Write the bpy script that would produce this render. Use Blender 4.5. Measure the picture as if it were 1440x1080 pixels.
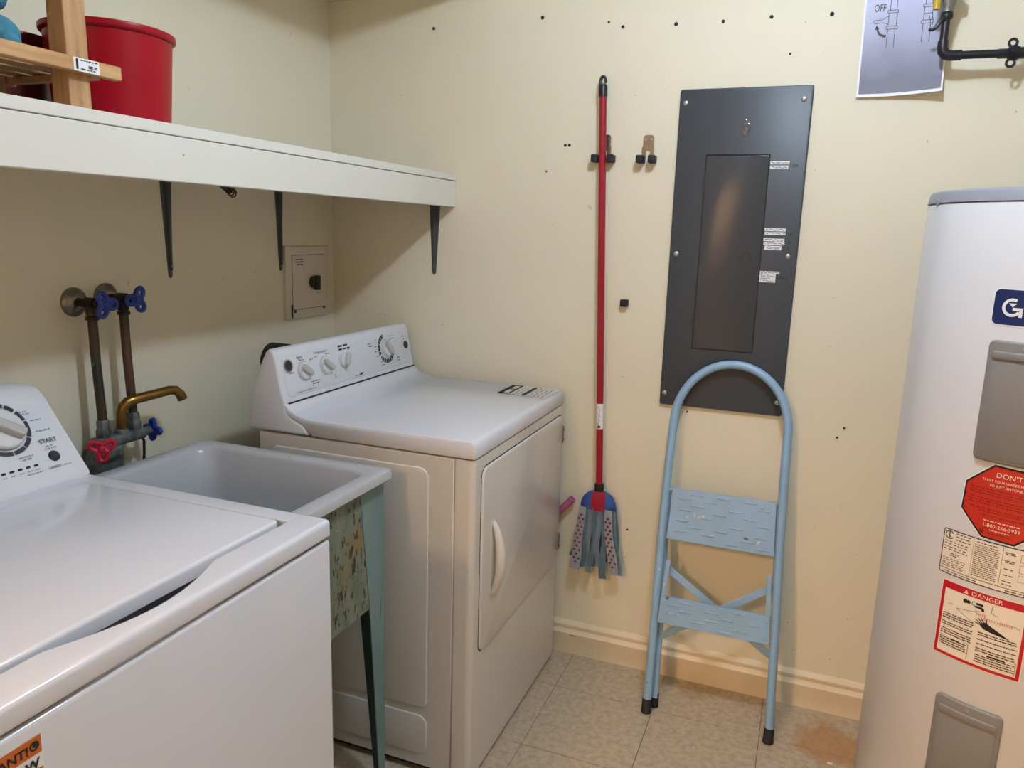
import bpy, bmesh, math, random
from mathutils import Vector as V, Matrix

random.seed(7)
S = bpy.context.scene
for o in list(bpy.data.objects):
    bpy.data.objects.remove(o)
R = math.radians
PI = math.pi

# ------------------------------------------------------------------ camera
def make_camera():
    yaw, pitch, roll = 0.3682, 0.1977, 0.0295
    f = V((-math.sin(yaw)*math.cos(pitch), math.cos(yaw)*math.cos(pitch), -math.sin(pitch)))
    r = V((math.cos(yaw), math.sin(yaw), 0))
    u = r.cross(f)
    c, s = math.cos(roll), math.sin(roll)
    r2 = c*r + s*u
    u2 = -s*r + c*u
    cd = bpy.data.cameras.new('camera')
    cd.sensor_width = 36
    cd.lens = 1076.75*36/1440
    cd.clip_start = 0.02
    co = bpy.data.objects.new('camera', cd)
    S.collection.objects.link(co)
    m = Matrix((( r2.x, u2.x, -f.x, 1.5778), (r2.y, u2.y, -f.y, -2.3075), (r2.z, u2.z, -f.z, 1.4012), (0, 0, 0, 1)))
    co.matrix_world = m
    S.camera = co
make_camera()

# ------------------------------------------------------------------ light, world, exposure
w = bpy.data.worlds.new('world')
S.world = w
w.use_nodes = True
w.node_tree.nodes['Background'].inputs[0].default_value = (0.9, 0.85, 0.8, 1)
w.node_tree.nodes['Background'].inputs[1].default_value = 0.05

def lamp(name, kind, loc, energy, col, size, rot=(0, 0, 0), sy=None):
    d = bpy.data.lights.new(name, kind)
    d.energy = energy
    d.color = col
    if kind == 'AREA':
        d.shape = 'RECTANGLE'; d.size = size; d.size_y = sy or size
    else:
        d.shadow_soft_size = size
    o = bpy.data.objects.new(name, d)
    o.location = loc
    o.rotation_euler = rot
    S.collection.objects.link(o)
    return o
KEY = (0.88, 1.06, 1.31)
lamp('ceiling_bulb', 'POINT', (1.52, -1.17, 2.335), 31.5, KEY, 0.045)
lamp('warm_fill_lamp', 'POINT', (0.56, -3.9, 2.32), 165, (1.0, 0.62, 0.34), 0.12)  # unseen fill light, added to warm the lower back wall through the doorway
vs = S.view_settings
vs.view_transform = 'Standard'
vs.look = 'None'
vs.gamma = 1
vs.use_curve_mapping = False
vs.exposure = 0.0

# ------------------------------------------------------------------ materials
def lin(c):
    return tuple(((x/255)/12.92 if x/255 <= 0.04045 else ((x/255+0.055)/1.055)**2.4) for x in c)

def mat(name, rgb, rough=0.5, metal=0.0, var=0.0, vscale=6.0, bump=0.0, bscale=60.0, coat=0.0, rgb2=None, stretch=None, detail=4, lo=0.35, hi=0.65, trans=0.0, spec=None):
    m = bpy.data.materials.new(name)
    m.use_nodes = True
    nt = m.node_tree
    b = nt.nodes['Principled BSDF']
    c = lin(rgb)
    b.inputs['Base Color'].default_value = (*c, 1)
    b.inputs['Roughness'].default_value = rough
    b.inputs['Metallic'].default_value = metal
    if coat:
        b.inputs['Coat Weight'].default_value = coat
        b.inputs['Coat Roughness'].default_value = 0.08
    if trans:
        b.inputs['Transmission Weight'].default_value = trans
    if spec is not None:
        b.inputs['Specular IOR Level'].default_value = spec
    g = nt.nodes.new('ShaderNodeNewGeometry')
    mp = nt.nodes.new('ShaderNodeMapping')
    nt.links.new(g.outputs['Position'], mp.inputs['Vector'])
    if stretch:
        mp.inputs['Scale'].default_value = stretch
    if var or rgb2:
        n = nt.nodes.new('ShaderNodeTexNoise')
        n.inputs['Scale'].default_value = vscale
        n.inputs['Detail'].default_value = detail
        nt.links.new(mp.outputs[0], n.inputs['Vector'])
        rp = nt.nodes.new('ShaderNodeValToRGB')
        rp.color_ramp.elements[0].position = lo
        rp.color_ramp.elements[1].position = hi
        c2 = lin(rgb2) if rgb2 else tuple(max(0, x*(1-var)) for x in c)
        rp.color_ramp.elements[0].color = (*c2, 1)
        rp.color_ramp.elements[1].color = (*c, 1)
        nt.links.new(n.outputs['Fac'], rp.inputs['Fac'])
        nt.links.new(rp.outputs['Color'], b.inputs['Base Color'])
    if bump:
        n2 = nt.nodes.new('ShaderNodeTexNoise')
        n2.inputs['Scale'].default_value = bscale
        n2.inputs['Detail'].default_value = 3
        nt.links.new(mp.outputs[0], n2.inputs['Vector'])
        bp = nt.nodes.new('ShaderNodeBump')
        bp.inputs['Strength'].default_value = bump
        bp.inputs['Distance'].default_value = 0.004
        nt.links.new(n2.outputs['Fac'], bp.inputs['Height'])
        nt.links.new(bp.outputs['Normal'], b.inputs['Normal'])
    return m

def spots(m, rgb, scale, thr, soft=0.02, stretch=None, detail=2, seed=0.0):
    """adds sparse specks / stains of another colour on top of a material's base colour"""
    nt = m.node_tree
    b = nt.nodes['Principled BSDF']
    src = b.inputs['Base Color'].links[0].from_socket if b.inputs['Base Color'].links else None
    g = nt.nodes.new('ShaderNodeNewGeometry')
    mp = nt.nodes.new('ShaderNodeMapping')
    mp.inputs['Location'].default_value = (seed, seed*1.7, seed*0.3)
    if stretch:
        mp.inputs['Scale'].default_value = stretch
    nt.links.new(g.outputs['Position'], mp.inputs['Vector'])
    n = nt.nodes.new('ShaderNodeTexNoise')
    n.inputs['Scale'].default_value = scale
    n.inputs['Detail'].default_value = detail
    nt.links.new(mp.outputs[0], n.inputs['Vector'])
    rp = nt.nodes.new('ShaderNodeValToRGB')
    rp.color_ramp.elements[0].position = thr
    rp.color_ramp.elements[1].position = thr+soft
    rp.color_ramp.elements[0].color = (0, 0, 0, 1)
    rp.color_ramp.elements[1].color = (1, 1, 1, 1)
    nt.links.new(n.outputs['Fac'], rp.inputs['Fac'])
    mx = nt.nodes.new('ShaderNodeMix')
    mx.data_type = 'RGBA'
    nt.links.new(rp.outputs['Color'], mx.inputs[0])
    if src:
        nt.links.new(src, mx.inputs[6])
    else:
        mx.inputs[6].default_value = b.inputs['Base Color'].default_value
    mx.inputs[7].default_value = (*lin(rgb), 1)
    nt.links.new(mx.outputs[2], b.inputs['Base Color'])
    return m

def stain(m, rgb, centre, radius, strength=0.8, nscale=12):
    """one soft stain with a shape of its own round a point of the floor"""
    nt = m.node_tree
    b = nt.nodes['Principled BSDF']
    src = b.inputs['Base Color'].links[0].from_socket
    g = nt.nodes.new('ShaderNodeNewGeometry')
    d = nt.nodes.new('ShaderNodeVectorMath'); d.operation = 'DISTANCE'
    nt.links.new(g.outputs['Position'], d.inputs[0])
    d.inputs[1].default_value = centre
    n = nt.nodes.new('ShaderNodeTexNoise')
    n.inputs['Scale'].default_value = nscale
    n.inputs['Detail'].default_value = 5
    nt.links.new(g.outputs['Position'], n.inputs['Vector'])
    mu = nt.nodes.new('ShaderNodeMath'); mu.operation = 'MULTIPLY_ADD'
    nt.links.new(n.outputs['Fac'], mu.inputs[0])
    mu.inputs[1].default_value = radius*1.6
    nt.links.new(d.outputs['Value'], mu.inputs[2])
    mr = nt.nodes.new('ShaderNodeMapRange')
    mr.inputs['From Min'].default_value = radius*1.45
    mr.inputs['From Max'].default_value = radius*2.0
    mr.inputs['To Min'].default_value = strength
    mr.inputs['To Max'].default_value = 0
    nt.links.new(mu.outputs[0], mr.inputs['Value'])
    mx = nt.nodes.new('ShaderNodeMix'); mx.data_type = 'RGBA'
    nt.links.new(mr.outputs[0], mx.inputs[0])
    nt.links.new(src, mx.inputs[6])
    mx.inputs[7].default_value = (*lin(rgb), 1)
    nt.links.new(mx.outputs[2], b.inputs['Base Color'])

WALL = mat('cream_wall_paint', (229, 221, 196), 0.55, var=0.04, vscale=2.2, bump=0.12, bscale=45)
spots(WALL, (202, 192, 166), 30, 0.74, 0.03, (1, 1, 0.6), seed=3.0)
spots(WALL, (150, 138, 112), 75, 0.775, 0.02, (1, 1, 0.7), 2, seed=9.0)
CEIL = mat('ceiling_paint', (226, 224, 220), 0.8)
BASE = mat('baseboard_paint', (226, 212, 182), 0.4, var=0.08, vscale=9, bump=0.15, bscale=40)
spots(BASE, (150, 122, 84), 25, 0.74, 0.03, (0.5, 1, 2))
TILE = mat('speckled_vinyl_tile', (190, 174, 150), 0.38, rgb2=(170, 153, 129), vscale=55, detail=8, lo=0.36, hi=0.62)
spots(TILE, (132, 112, 88), 120, 0.67, 0.05, detail=4, seed=2.0)
spots(TILE, (202, 188, 166), 90, 0.66, 0.05, detail=3, seed=6.0)
stain(TILE, (172, 116, 46), (1.755, -0.17, 0), 0.10, 0.6, 16)
stain(TILE, (150, 112, 70), (1.36, -0.06, 0), 0.06, 0.3)
GROUT = mat('dark_floor_joint', (92, 78, 60), 0.8)
DOORWHITE = mat('hall_white', (230, 225, 215), 0.6)
WHITE = mat('white_enamel', (213, 215, 222), 0.16, coat=0.3, bump=0.02, bscale=30)
WHITEP = mat('white_plastic', (212, 215, 221), 0.3)
OFFW = mat('aged_white_enamel', (208, 205, 198), 0.2, coat=0.2)
SINKW = mat('white_basin', (182, 184, 187), 0.22, var=0.05, vscale=5)
spots(SINKW, (120, 112, 100), 38, 0.77, 0.01)
CHARC = mat('charcoal_print', (38, 38, 44), 0.5)
NAVY = mat('navy_print', (30, 30, 66), 0.5)
BLACKP = mat('black_plastic', (22, 21, 22), 0.4)
RUBBER = mat('black_rubber', (24, 22, 24), 0.65)
GAPD = mat('dark_gap', (40, 36, 34), 0.8)
KNOBW = mat('pale_knob', (212, 212, 214), 0.28)
KNOBG = mat('grey_knob_grip', (178, 178, 174), 0.32)
CHROME = mat('chrome', (190, 190, 190), 0.22, 1.0)
DULLC = mat('dull_chrome', (150, 144, 132), 0.35, 1.0, var=0.3, vscale=30)
PANEL = mat('grey_panel_enamel', (60, 65, 71), 0.42, bump=0.05, bscale=120)
PANELD = mat('grey_panel_door_enamel', (64, 66, 69), 0.22, bump=0.04, bscale=50)
PANELG = mat('glossy_panel_enamel', (84, 86, 88), 0.12)
SCREW = mat('screw_steel', (170, 172, 174), 0.35, 0.9)
PAPERW = mat('bright_paper', (245, 245, 245), 0.7)
PAPER = mat('white_paper', (232, 232, 232), 0.7)
INK = mat('black_ink', (26, 24, 28), 0.7)
FAINT = mat('faint_print', (150, 150, 158), 0.6)
SHELFW = mat('shelf_paint', (222, 220, 210), 0.45, var=0.04, vscale=4)
spots(SHELFW, (150, 140, 120), 30, 0.76, 0.02)
BRKT = mat('grey_bracket_paint', (72, 74, 76), 0.4)
REDT = mat('red_plastic', (160, 3, 28), 0.34, var=0.1, vscale=4, spec=0.25)
REDD = mat('dull_red_plastic', (104, 24, 28), 0.35)
WOOD = mat('pine_wood', (200, 160, 110), 0.55, rgb2=(174, 130, 82), vscale=14, stretch=(6, 0.9, 6), detail=6)
WOODV = mat('pine_wood_upright', (186, 146, 100), 0.55, rgb2=(158, 118, 74), vscale=14, stretch=(6, 6, 0.9), detail=6)
spots(WOODV, (96, 60, 36), 16, 0.73, 0.03, seed=1.3)
PLUSH = mat('blue_plush', (72, 138, 160), 0.95, var=0.25, vscale=60, bump=0.6, bscale=260)
MOPRED = mat('red_handle_paint', (150, 14, 36), 0.28)
MOPBLUE = mat('blue_mop_cap', (48, 80, 150), 0.6, var=0.2, vscale=40)
MOPREDC = mat('red_mop_cap', (190, 30, 58), 0.55)
CLOTH = mat('pale_blue_cloth', (160, 182, 196), 0.9, var=0.18, vscale=40, bump=0.3, bscale=200)
CLOTH2 = mat('grey_blue_cloth', (126, 152, 170), 0.9, var=0.2, vscale=50, bump=0.3, bscale=200)
CLOTH3 = mat('white_cloth', (198, 206, 214), 0.9, var=0.1, vscale=50, bump=0.3, bscale=200)
DOT = mat('maroon_dot_print', (112, 24, 56), 0.8)
LADBL = mat('sky_blue_paint', (142, 178, 208), 0.34, var=0.1, vscale=9, bump=0.05, bscale=60)
spots(LADBL, (206, 208, 206), 26, 0.72, 0.02, seed=4.0)
spots(LADBL, (96, 104, 112), 34, 0.75, 0.02, seed=8.0)
HEATW = mat('heater_white_enamel', (206, 204, 204), 0.3, coat=0.15)
HEATG = mat('heater_grey_plastic', (140, 143, 150), 0.4)
HEATC = mat('heater_cover_grey', (126, 123, 120), 0.42)
LOGO = mat('logo_blue', (14, 36, 88), 0.4)
ORANGER = mat('octagon_red', (196, 40, 18), 0.42, var=0.12, vscale=12)
LABELW = mat('label_cream', (232, 222, 206), 0.5)
LABELP = mat('label_pale', (212, 207, 196), 0.45)
SIGNRED = mat('danger_red', (186, 12, 32), 0.45)
TEXTG = mat('label_text_grey', (92, 86, 80), 0.6)
DARKRED = mat('label_text_dark_red', (120, 22, 14), 0.6)
COPPER = mat('tarnished_copper', (88, 62, 46), 0.5, 0.5, rgb2=(56, 58, 50), vscale=16, stretch=(1, 1, 0.5))
spots(COPPER, (168, 168, 158), 30, 0.7, 0.04, (1, 1, 0.4))
BRONZE = mat('dark_bronze', (60, 46, 38), 0.5, 0.6, var=0.4, vscale=40)
BRASS = mat('aged_brass', (142, 108, 54), 0.3, 0.9, var=0.3, vscale=20)
ZINC = mat('weathered_zinc', (112, 118, 118), 0.55, 0.5, rgb2=(74, 78, 74), vscale=40, bump=0.3, bscale=90)
HBLUE = mat('blue_handle', (26, 52, 140), 0.35)
HRED = mat('red_handle', (186, 24, 52), 0.35)
BOXW = mat('switch_cover_paint', (214, 206, 190), 0.45)
IRON = mat('black_iron', (34, 34, 38), 0.38, 0.3)
CASTG = mat('cast_grey_metal', (150, 150, 150), 0.4, 0.8, var=0.3, vscale=60, bump=0.3, bscale=80)
YELLOW = mat('yellow_handle', (190, 160, 40), 0.4)
PINK = mat('pink_plastic', (176, 92, 130), 0.35)
RUSTY = mat('rusty_wire', (60, 46, 36), 0.7, 0.4)
ORANGE = mat('orange_sticker', (196, 98, 34), 0.5)
TEAL = mat('teal_sheet_metal', (122, 144, 144), 0.5, rgb2=(102, 130, 130), vscale=9, stretch=(1, 1, 0.4), bump=0.1, bscale=50)
spots(TEAL, (70, 84, 80), 40, 0.66, 0.05, (1, 1, 0.15))
APRON = mat('chipped_green_paint', (122, 130, 112), 0.6, rgb2=(98, 108, 92), vscale=18, stretch=(1, 2.5, 0.7), detail=8, bump=0.3, bscale=60)
spots(APRON, (124, 112, 78), 9, 0.52, 0.16, (1, 1, 0.8), 6, seed=5.0)
spots(APRON, (52, 44, 34), 75, 0.585, 0.03, (1, 1.4, 0.5), 8, seed=1.0)
spots(APRON, (40, 32, 26), 30, 0.63, 0.02, (1, 1.3, 0.5), 8, seed=7.0)
spots(APRON, (140, 176, 180), 16, 0.66, 0.05, (1, 1, 0.8), 5, seed=12.0)
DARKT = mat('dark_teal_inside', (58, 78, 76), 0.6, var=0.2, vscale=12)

def copy_print_material():
    m = mat('photocopied_paper', (196, 196, 212), 0.6)
    nt = m.node_tree
    b = nt.nodes['Principled BSDF']
    g = nt.nodes.new('ShaderNodeNewGeometry')
    sx = nt.nodes.new('ShaderNodeSeparateXYZ')
    nt.links.new(g.outputs['Position'], sx.inputs[0])
    n = nt.nodes.new('ShaderNodeTexNoise'); n.inputs['Scale'].default_value = 9
    nt.links.new(g.outputs['Position'], n.inputs['Vector'])
    a = nt.nodes.new('ShaderNodeMath'); a.operation = 'MULTIPLY_ADD'
    nt.links.new(n.outputs['Fac'], a.inputs[0]); a.inputs[1].default_value = 0.09
    nt.links.new(sx.outputs['Z'], a.inputs[2])
    mr = nt.nodes.new('ShaderNodeMapRange')
    mr.inputs['From Min'].default_value = 1.86; mr.inputs['From Max'].default_value = 2.04
    nt.links.new(a.outputs[0], mr.inputs['Value'])
    rp = nt.nodes.new('ShaderNodeValToRGB')
    rp.color_ramp.elements[0].color = (*lin((122, 120, 136)), 1)
    rp.color_ramp.elements[1].color = (*lin((200, 204, 232)), 1)
    nt.links.new(mr.outputs[0], rp.inputs['Fac'])
    nt.links.new(rp.outputs['Color'], b.inputs['Base Color'])
    return m
COPY = copy_print_material()

# ------------------------------------------------------------------ mesh helpers
def BM():
    return bmesh.new()

def merge(bm, t):
    me = bpy.data.meshes.new('tmp')
    t.to_mesh(me); t.free()
    bm.from_mesh(me)
    bpy.data.meshes.remove(me)

def bevel_all(t, bev, seg=2, ang=None):
    es = [e for e in t.edges if len(e.link_faces) == 2 and (ang is None or e.calc_face_angle(0) > ang)]
    bmesh.ops.bevel(t, geom=es, offset=bev, segments=seg, profile=0.5, affect='EDGES', clamp_overlap=True)

def box(bm, x0, x1, y0, y1, z0, z1, bev=0, seg=2, mtx=None):
    t = bmesh.new()
    bmesh.ops.create_cube(t, size=1)
    for v in t.verts:
        v.co = V(((x0+x1)/2+v.co.x*(x1-x0), (y0+y1)/2+v.co.y*(y1-y0), (z0+z1)/2+v.co.z*(z1-z0)))
    if bev:
        bevel_all(t, bev, seg)
    if mtx:
        bmesh.ops.transform(t, matrix=mtx, verts=t.verts)
    merge(bm, t)

class Frame:                                   # flat label frame: (u, v, off) -> world
    def __init__(s, O, U, W, cyl=None):
        s.O = V(O); s.U = V(U).normalized(); s.W = V(W).normalized(); s.N = s.U.cross(s.W)
    def __call__(s, u, v, n=0.0):
        return s.O + s.U*u + s.W*v + s.N*n

class Cyl:                                     # frame wrapped on a vertical cylinder
    def __init__(s, c, r, az, z):
        s.c = c; s.r = r; s.az = az; s.z = z
    def __call__(s, u, v, n=0.0):
        a = s.az + u/s.r
        return V((s.c[0]+(s.r+n)*math.cos(a), s.c[1]+(s.r+n)*math.sin(a), s.z+v))

def cutmap(bm, t, fr, step=None):
    """t is a flat mesh in (u, v, off) space; split it so that it can bend, then map it"""
    if step:
        us = [v.co.x for v in t.verts]
        u = min(us)+step
        while u < max(us)-1e-4:
            bmesh.ops.bisect_plane(t, geom=t.verts[:]+t.edges[:]+t.faces[:], plane_co=(u, 0, 0), plane_no=(1, 0, 0), dist=1e-6)
            u += step
    for v in t.verts:
        v.co = fr(v.co.x, v.co.y, v.co.z)
    merge(bm, t)

def poly(bm, pts, fr, off=0.0006, step=None):
    t = bmesh.new()
    t.faces.new([t.verts.new((p[0], p[1], off)) for p in pts])
    cutmap(bm, t, fr, step)

def plate(bm, pts, fr, th, bev=0.0, seg=2, base=0.0, step=None):
    t = bmesh.new()
    f = t.faces.new([t.verts.new((p[0], p[1], base)) for p in pts])
    f.normal_update()
    if f.normal.z < 0:
        f.normal_flip()
    r = bmesh.ops.extrude_face_region(t, geom=[f])
    vs_ = [g for g in r['geom'] if isinstance(g, bmesh.types.BMVert)]
    for v in vs_:
        v.co.z = base+th
    f.normal_flip()
    if bev:
        es = [e for e in t.edges if all(abs(v.co.z-base-th) < 1e-7 for v in e.verts)]
        bmesh.ops.bevel(t, geom=es, offset=bev, segments=seg, profile=0.5, affect='EDGES', clamp_overlap=True)
    cutmap(bm, t, fr, step)

def rrect(u0, v0, u1, v1, r, n=5):
    pts = []
    for cx, cy, a0 in ((u1-r, v0+r, -90), (u1-r, v1-r, 0), (u0+r, v1-r, 90), (u0+r, v0+r, 180)):
        for i in range(n+1):
            a = R(a0+90*i/n)
            pts.append((cx+r*math.cos(a), cy+r*math.sin(a)))
    return pts

def rect(u0, v0, u1, v1):
    return [(u0, v0), (u1, v0), (u1, v1), (u0, v1)]

def circ(cx, cy, r, n=24, a0=0, a1=360, r2=None):
    if r2 is None:
        return [(cx+r*math.cos(R(a0+(a1-a0)*i/n)), cy+r*math.sin(R(a0+(a1-a0)*i/n))) for i in range(n)]
    A = [R(a0+(a1-a0)*i/n) for i in range(n+1)]
    return [(cx+r*math.cos(a), cy+r*math.sin(a)) for a in A]+[(cx+r2*math.cos(a), cy+r2*math.sin(a)) for a in reversed(A)]

def arc(bm, cx, cy, r, r2, a0, a1, fr, off=0.0006, n=10, step=None):
    for i in range(n):
        b0, b1 = R(a0+(a1-a0)*i/n), R(a0+(a1-a0)*(i+1)/n)
        q = [(cx+r*math.cos(b0), cy+r*math.sin(b0)), (cx+r*math.cos(b1), cy+r*math.sin(b1)), (cx+r2*math.cos(b1), cy+r2*math.sin(b1)), (cx+r2*math.cos(b0), cy+r2*math.sin(b0))]
        poly(bm, q, fr, off, step)

def prism(bm, pts, axis, a0, a1, bev=0, seg=2, ang=None):
    """extrude a 2D outline along an axis; axis y: pts are (x, z); axis x: (y, z); axis z: (x, y)"""
    t = bmesh.new()
    def P(p, a):
        return {'y': (p[0], a, p[1]), 'x': (a, p[0], p[1]), 'z': (p[0], p[1], a)}[axis]
    A = [t.verts.new(P(p, a0)) for p in pts]
    B = [t.verts.new(P(p, a1)) for p in pts]
    t.faces.new(A); t.faces.new(B[::-1])
    n = len(pts)
    for i in range(n):
        t.faces.new((A[i], B[i], B[(i+1) % n], A[(i+1) % n]))
    bmesh.ops.recalc_face_normals(t, faces=t.faces)
    if bev:
        bevel_all(t, bev, seg, ang)
    merge(bm, t)

def tube(bm, pts, r, n=10, closed=False, cap=True):
    pts = [V(p) for p in pts]
    m = len(pts)
    rs = r if isinstance(r, (list, tuple)) else [r]*m
    tg = []
    for i in range(m):
        if closed:
            d = pts[(i+1) % m]-pts[i-1]
        else:
            d = pts[min(i+1, m-1)]-pts[max(i-1, 0)]
        tg.append(d.normalized())
    nrm = tg[0].orthogonal().normalized()
    rings = []
    for i in range(m):
        nrm = (nrm-tg[i]*nrm.dot(tg[i])).normalized()
        bi = tg[i].cross(nrm)
        rings.append([bm.verts.new(pts[i]+(nrm*math.cos(2*PI*k/n)+bi*math.sin(2*PI*k/n))*rs[i]) for k in range(n)])
    for i in range(m if closed else m-1):
        a, b = rings[i], rings[(i+1) % m]
        for k in range(n):
            bm.faces.new((a[k], a[(k+1) % n], b[(k+1) % n], b[k]))
    if cap and not closed:
        bm.faces.new(rings[0][::-1]); bm.faces.new(rings[-1])

def lathe(bm, prof, O, A=(0, 0, 1), n=24, close=True):
    """prof = (radius, height) pairs round the axis A through O"""
    O = V(O); A = V(A).normalized()
    X = A.orthogonal().normalized(); Y = A.cross(X)
    rings = []
    for r, h in prof:
        if r < 1e-6:
            rings.append([bm.verts.new(O+A*h)])
        else:
            rings.append([bm.verts.new(O+A*h+(X*math.cos(2*PI*k/n)+Y*math.sin(2*PI*k/n))*r) for k in range(n)])
    for a, b in zip(rings, rings[1:]):
        for k in range(n):
            k2 = (k+1) % n
            if len(a) == 1 and len(b) == 1:
                continue
            if len(a) == 1:
                bm.faces.new((a[0], b[k2], b[k]))
            elif len(b) == 1:
                bm.faces.new((a[k], a[k2], b[0]))
            else:
                bm.faces.new((a[k], a[k2], b[k2], b[k]))
    if close:
        if len(rings[0]) > 1: bm.faces.new(rings[0][::-1])
        if len(rings[-1]) > 1: bm.faces.new(rings[-1])

def loft(bm, loops, cap0=False, cap1=False):
    rings = [[bm.verts.new(p) for p in L] for L in loops]
    for a, b in zip(rings, rings[1:]):
        n = len(a)
        for k in range(n):
            bm.faces.new((a[k], a[(k+1) % n], b[(k+1) % n], b[k]))
    if cap0: bm.faces.new(rings[0][::-1])
    if cap1: bm.faces.new(rings[-1])

def ball(bm, c, r, s=(1, 1, 1), rot=None, seg=16):
    t = bmesh.new()
    bmesh.ops.create_uvsphere(t, u_segments=seg, v_segments=seg*2//3, radius=r)
    m = Matrix.Translation(c) @ (rot or Matrix.Identity(4)) @ Matrix.Diagonal((*s, 1))
    bmesh.ops.transform(t, matrix=m, verts=t.verts)
    merge(bm, t)

def text(bm, s, size, fr, u, v, align='CENTER', off=0.0009, shear=0, sx=1.0, bold=0.0):
    cu = bpy.data.curves.new('txt', 'FONT')
    cu.body = s; cu.size = size; cu.align_x = align; cu.resolution_u = 2; cu.shear = shear
    cu.offset = bold
    ob = bpy.data.objects.new('txt', cu)
    S.collection.objects.link(ob)
    bpy.context.view_layer.update()
    me = bpy.data.meshes.new_from_object(ob.evaluated_get(bpy.context.evaluated_depsgraph_get()))
    t = bmesh.new(); t.from_mesh(me)
    for q in t.verts:
        q.co = fr(u+q.co.x*sx, v+q.co.y, off)
    merge(bm, t)
    bpy.data.meshes.remove(me)
    bpy.data.objects.remove(ob)
    bpy.data.curves.remove(cu)

def dashes(bm, fr, u0, u1, v, h, off=0.0009, rnd=random, fill=0.85, step=None, lo=0.003, hi=0.010):
    """a line of printed text too small to read: word-long marks"""
    u = u0
    while u < u1-lo:
        l = min(rnd.uniform(lo, hi), u1-u)
        poly(bm, rect(u, v, u+l*fill, v+h), fr, off, step)
        u += l+h*0.5

def scribble(bm, fr, u0, u1, v, h, wd=0.0008, off=0.0009, rnd=random):
    """a line of illegible handwriting: a jagged stroke"""
    u = u0; pv = v
    while u < u1:
        nu = u+rnd.uniform(0.0015, 0.004)
        nv = v+rnd.uniform(-0.5, 0.5)*h
        d = V((nu-u, nv-pv)); nn = V((-d.y, d.x)).normalized()*wd
        if rnd.random() < 0.86:
            poly(bm, [(u-nn.x, pv-nn.y), (nu-nn.x, nv-nn.y), (nu+nn.x, nv+nn.y), (u+nn.x, pv+nn.y)], fr, off)
        u, pv = nu, nv

ROOT = {}
PRINT = {'print', 'lettering', 'white_lettering', 'dark_lettering', 'red_lettering', 'small_print', 'black_print', 'thin_lines', 'line_drawing', 'handwriting', 'dial_ticks', 'dial_band', 'sticker_print', 'label_print', 'printed_dots', 'printed_arrow'}
def link(name, bm, m, root=None, smooth=40):
    me = bpy.data.meshes.new(name)
    if root is not None:
        for v in bm.verts:
            v.co -= root
    bmesh.ops.recalc_face_normals(bm, faces=[f for f in bm.faces]) if len(bm.faces) < 20000 else None
    bm.to_mesh(me); bm.free()
    me.materials.append(m)
    me.polygons.foreach_set('use_smooth', [True]*len(me.polygons))
    me.set_sharp_from_angle(angle=R(smooth))
    o = bpy.data.objects.new(name, me)
    S.collection.objects.link(o)
    return o

def thing(name, label, cat, loc, group=None):
    o = bpy.data.objects.new(name, None)
    o.empty_display_size = 0.05
    o.location = loc
    S.collection.objects.link(o)
    o['label'] = label; o['category'] = cat
    if group: o['group'] = group
    ROOT[o.name] = V(loc)
    return o

def part(name, bm, m, parent, label=None, smooth=40, kind=None):
    r = ROOT[parent.name]
    o = link(name, bm, m, r, smooth)
    o.parent = parent
    ROOT[o.name] = r
    if label: o['label'] = label
    if kind or name in PRINT: o['kind'] = kind or 'stuff'
    return o

def solo(name, bm, m, label, cat, loc, group=None, smooth=40):
    o = link(name, bm, m, V(loc), smooth)
    o.location = loc
    o['label'] = label; o['category'] = cat
    if group: o['group'] = group
    ROOT[o.name] = V(loc)
    return o

def struct(name, bm, m, smooth=40):
    o = link(name, bm, m, None, smooth)
    o['kind'] = 'structure'
    ROOT[o.name] = V((0, 0, 0))
    return o

# ------------------------------------------------------------------ setting
XR, YN, ZC = 2.75, -3.1, 2.42                 # right wall, near wall, ceiling
b = BM(); box(b, -0.1, XR+0.1, -4.9, 0.1, -0.1, -0.003)
floor = struct('floor', b, GROUT)
def tile(bm, x0, x1, y0, y1):
    t = bmesh.new()
    g = 0.0008
    bmesh.ops.create_cube(t, size=1)
    for v in t.verts:
        v.co = V(((x0+x1)/2+v.co.x*(x1-x0-2*g), (y0+y1)/2+v.co.y*(y1-y0-2*g), -0.0015+v.co.z*0.003))
    merge(bm, t)
xs = [0]+[0.947+0.307*k for k in range(-3, 6)]+[XR]
xs = sorted(x for x in xs if 0 <= x <= XR)
ys = [0]+[-0.214-0.305*k for k in range(0, 10)]+[YN]
ys = sorted(y for y in ys if YN <= y <= 0)
for x0, x1 in zip(xs, xs[1:]):
    for y0, y1 in zip(ys, ys[1:]):
        b = BM(); tile(b, x0, x1, y0, y1)
        part('tile', b, TILE, floor)
b = BM(); box(b, -0.1, XR+0.1, 0, 0.1, 0, ZC); wall_back = struct('wall_back', b, WALL)
b = BM(); box(b, -0.1, 0, -4.9, 0, 0, ZC); wall_left = struct('wall_left', b, WALL)
b = BM(); box(b, XR, XR+0.1, -4.9, 0, 0, ZC); struct('wall_right', b, WALL)
b = BM()
box(b, 0, 0.62, YN-0.1, YN, 0, ZC); box(b, 1.5, XR, YN-0.1, YN, 0, ZC); box(b, 0.62, 1.5, YN-0.1, YN, 2.05, ZC)
struct('wall_near', b, WALL)
b = BM(); box(b, 0, XR, -4.9, -4.8, 0, ZC); struct('wall_hall', b, DOORWHITE)
b = BM(); box(b, -0.1, XR+0.1, -4.9, 0.1, ZC, ZC+0.1); struct('ceiling', b, CEIL)
# bulkhead running along the top of the left wall (its shadow falls into the upper corner)
b = BM(); box(b, 0, 0.57, YN, 0, 2.122, ZC, 0.004); struct('trim_1', b, WALL)
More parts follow.
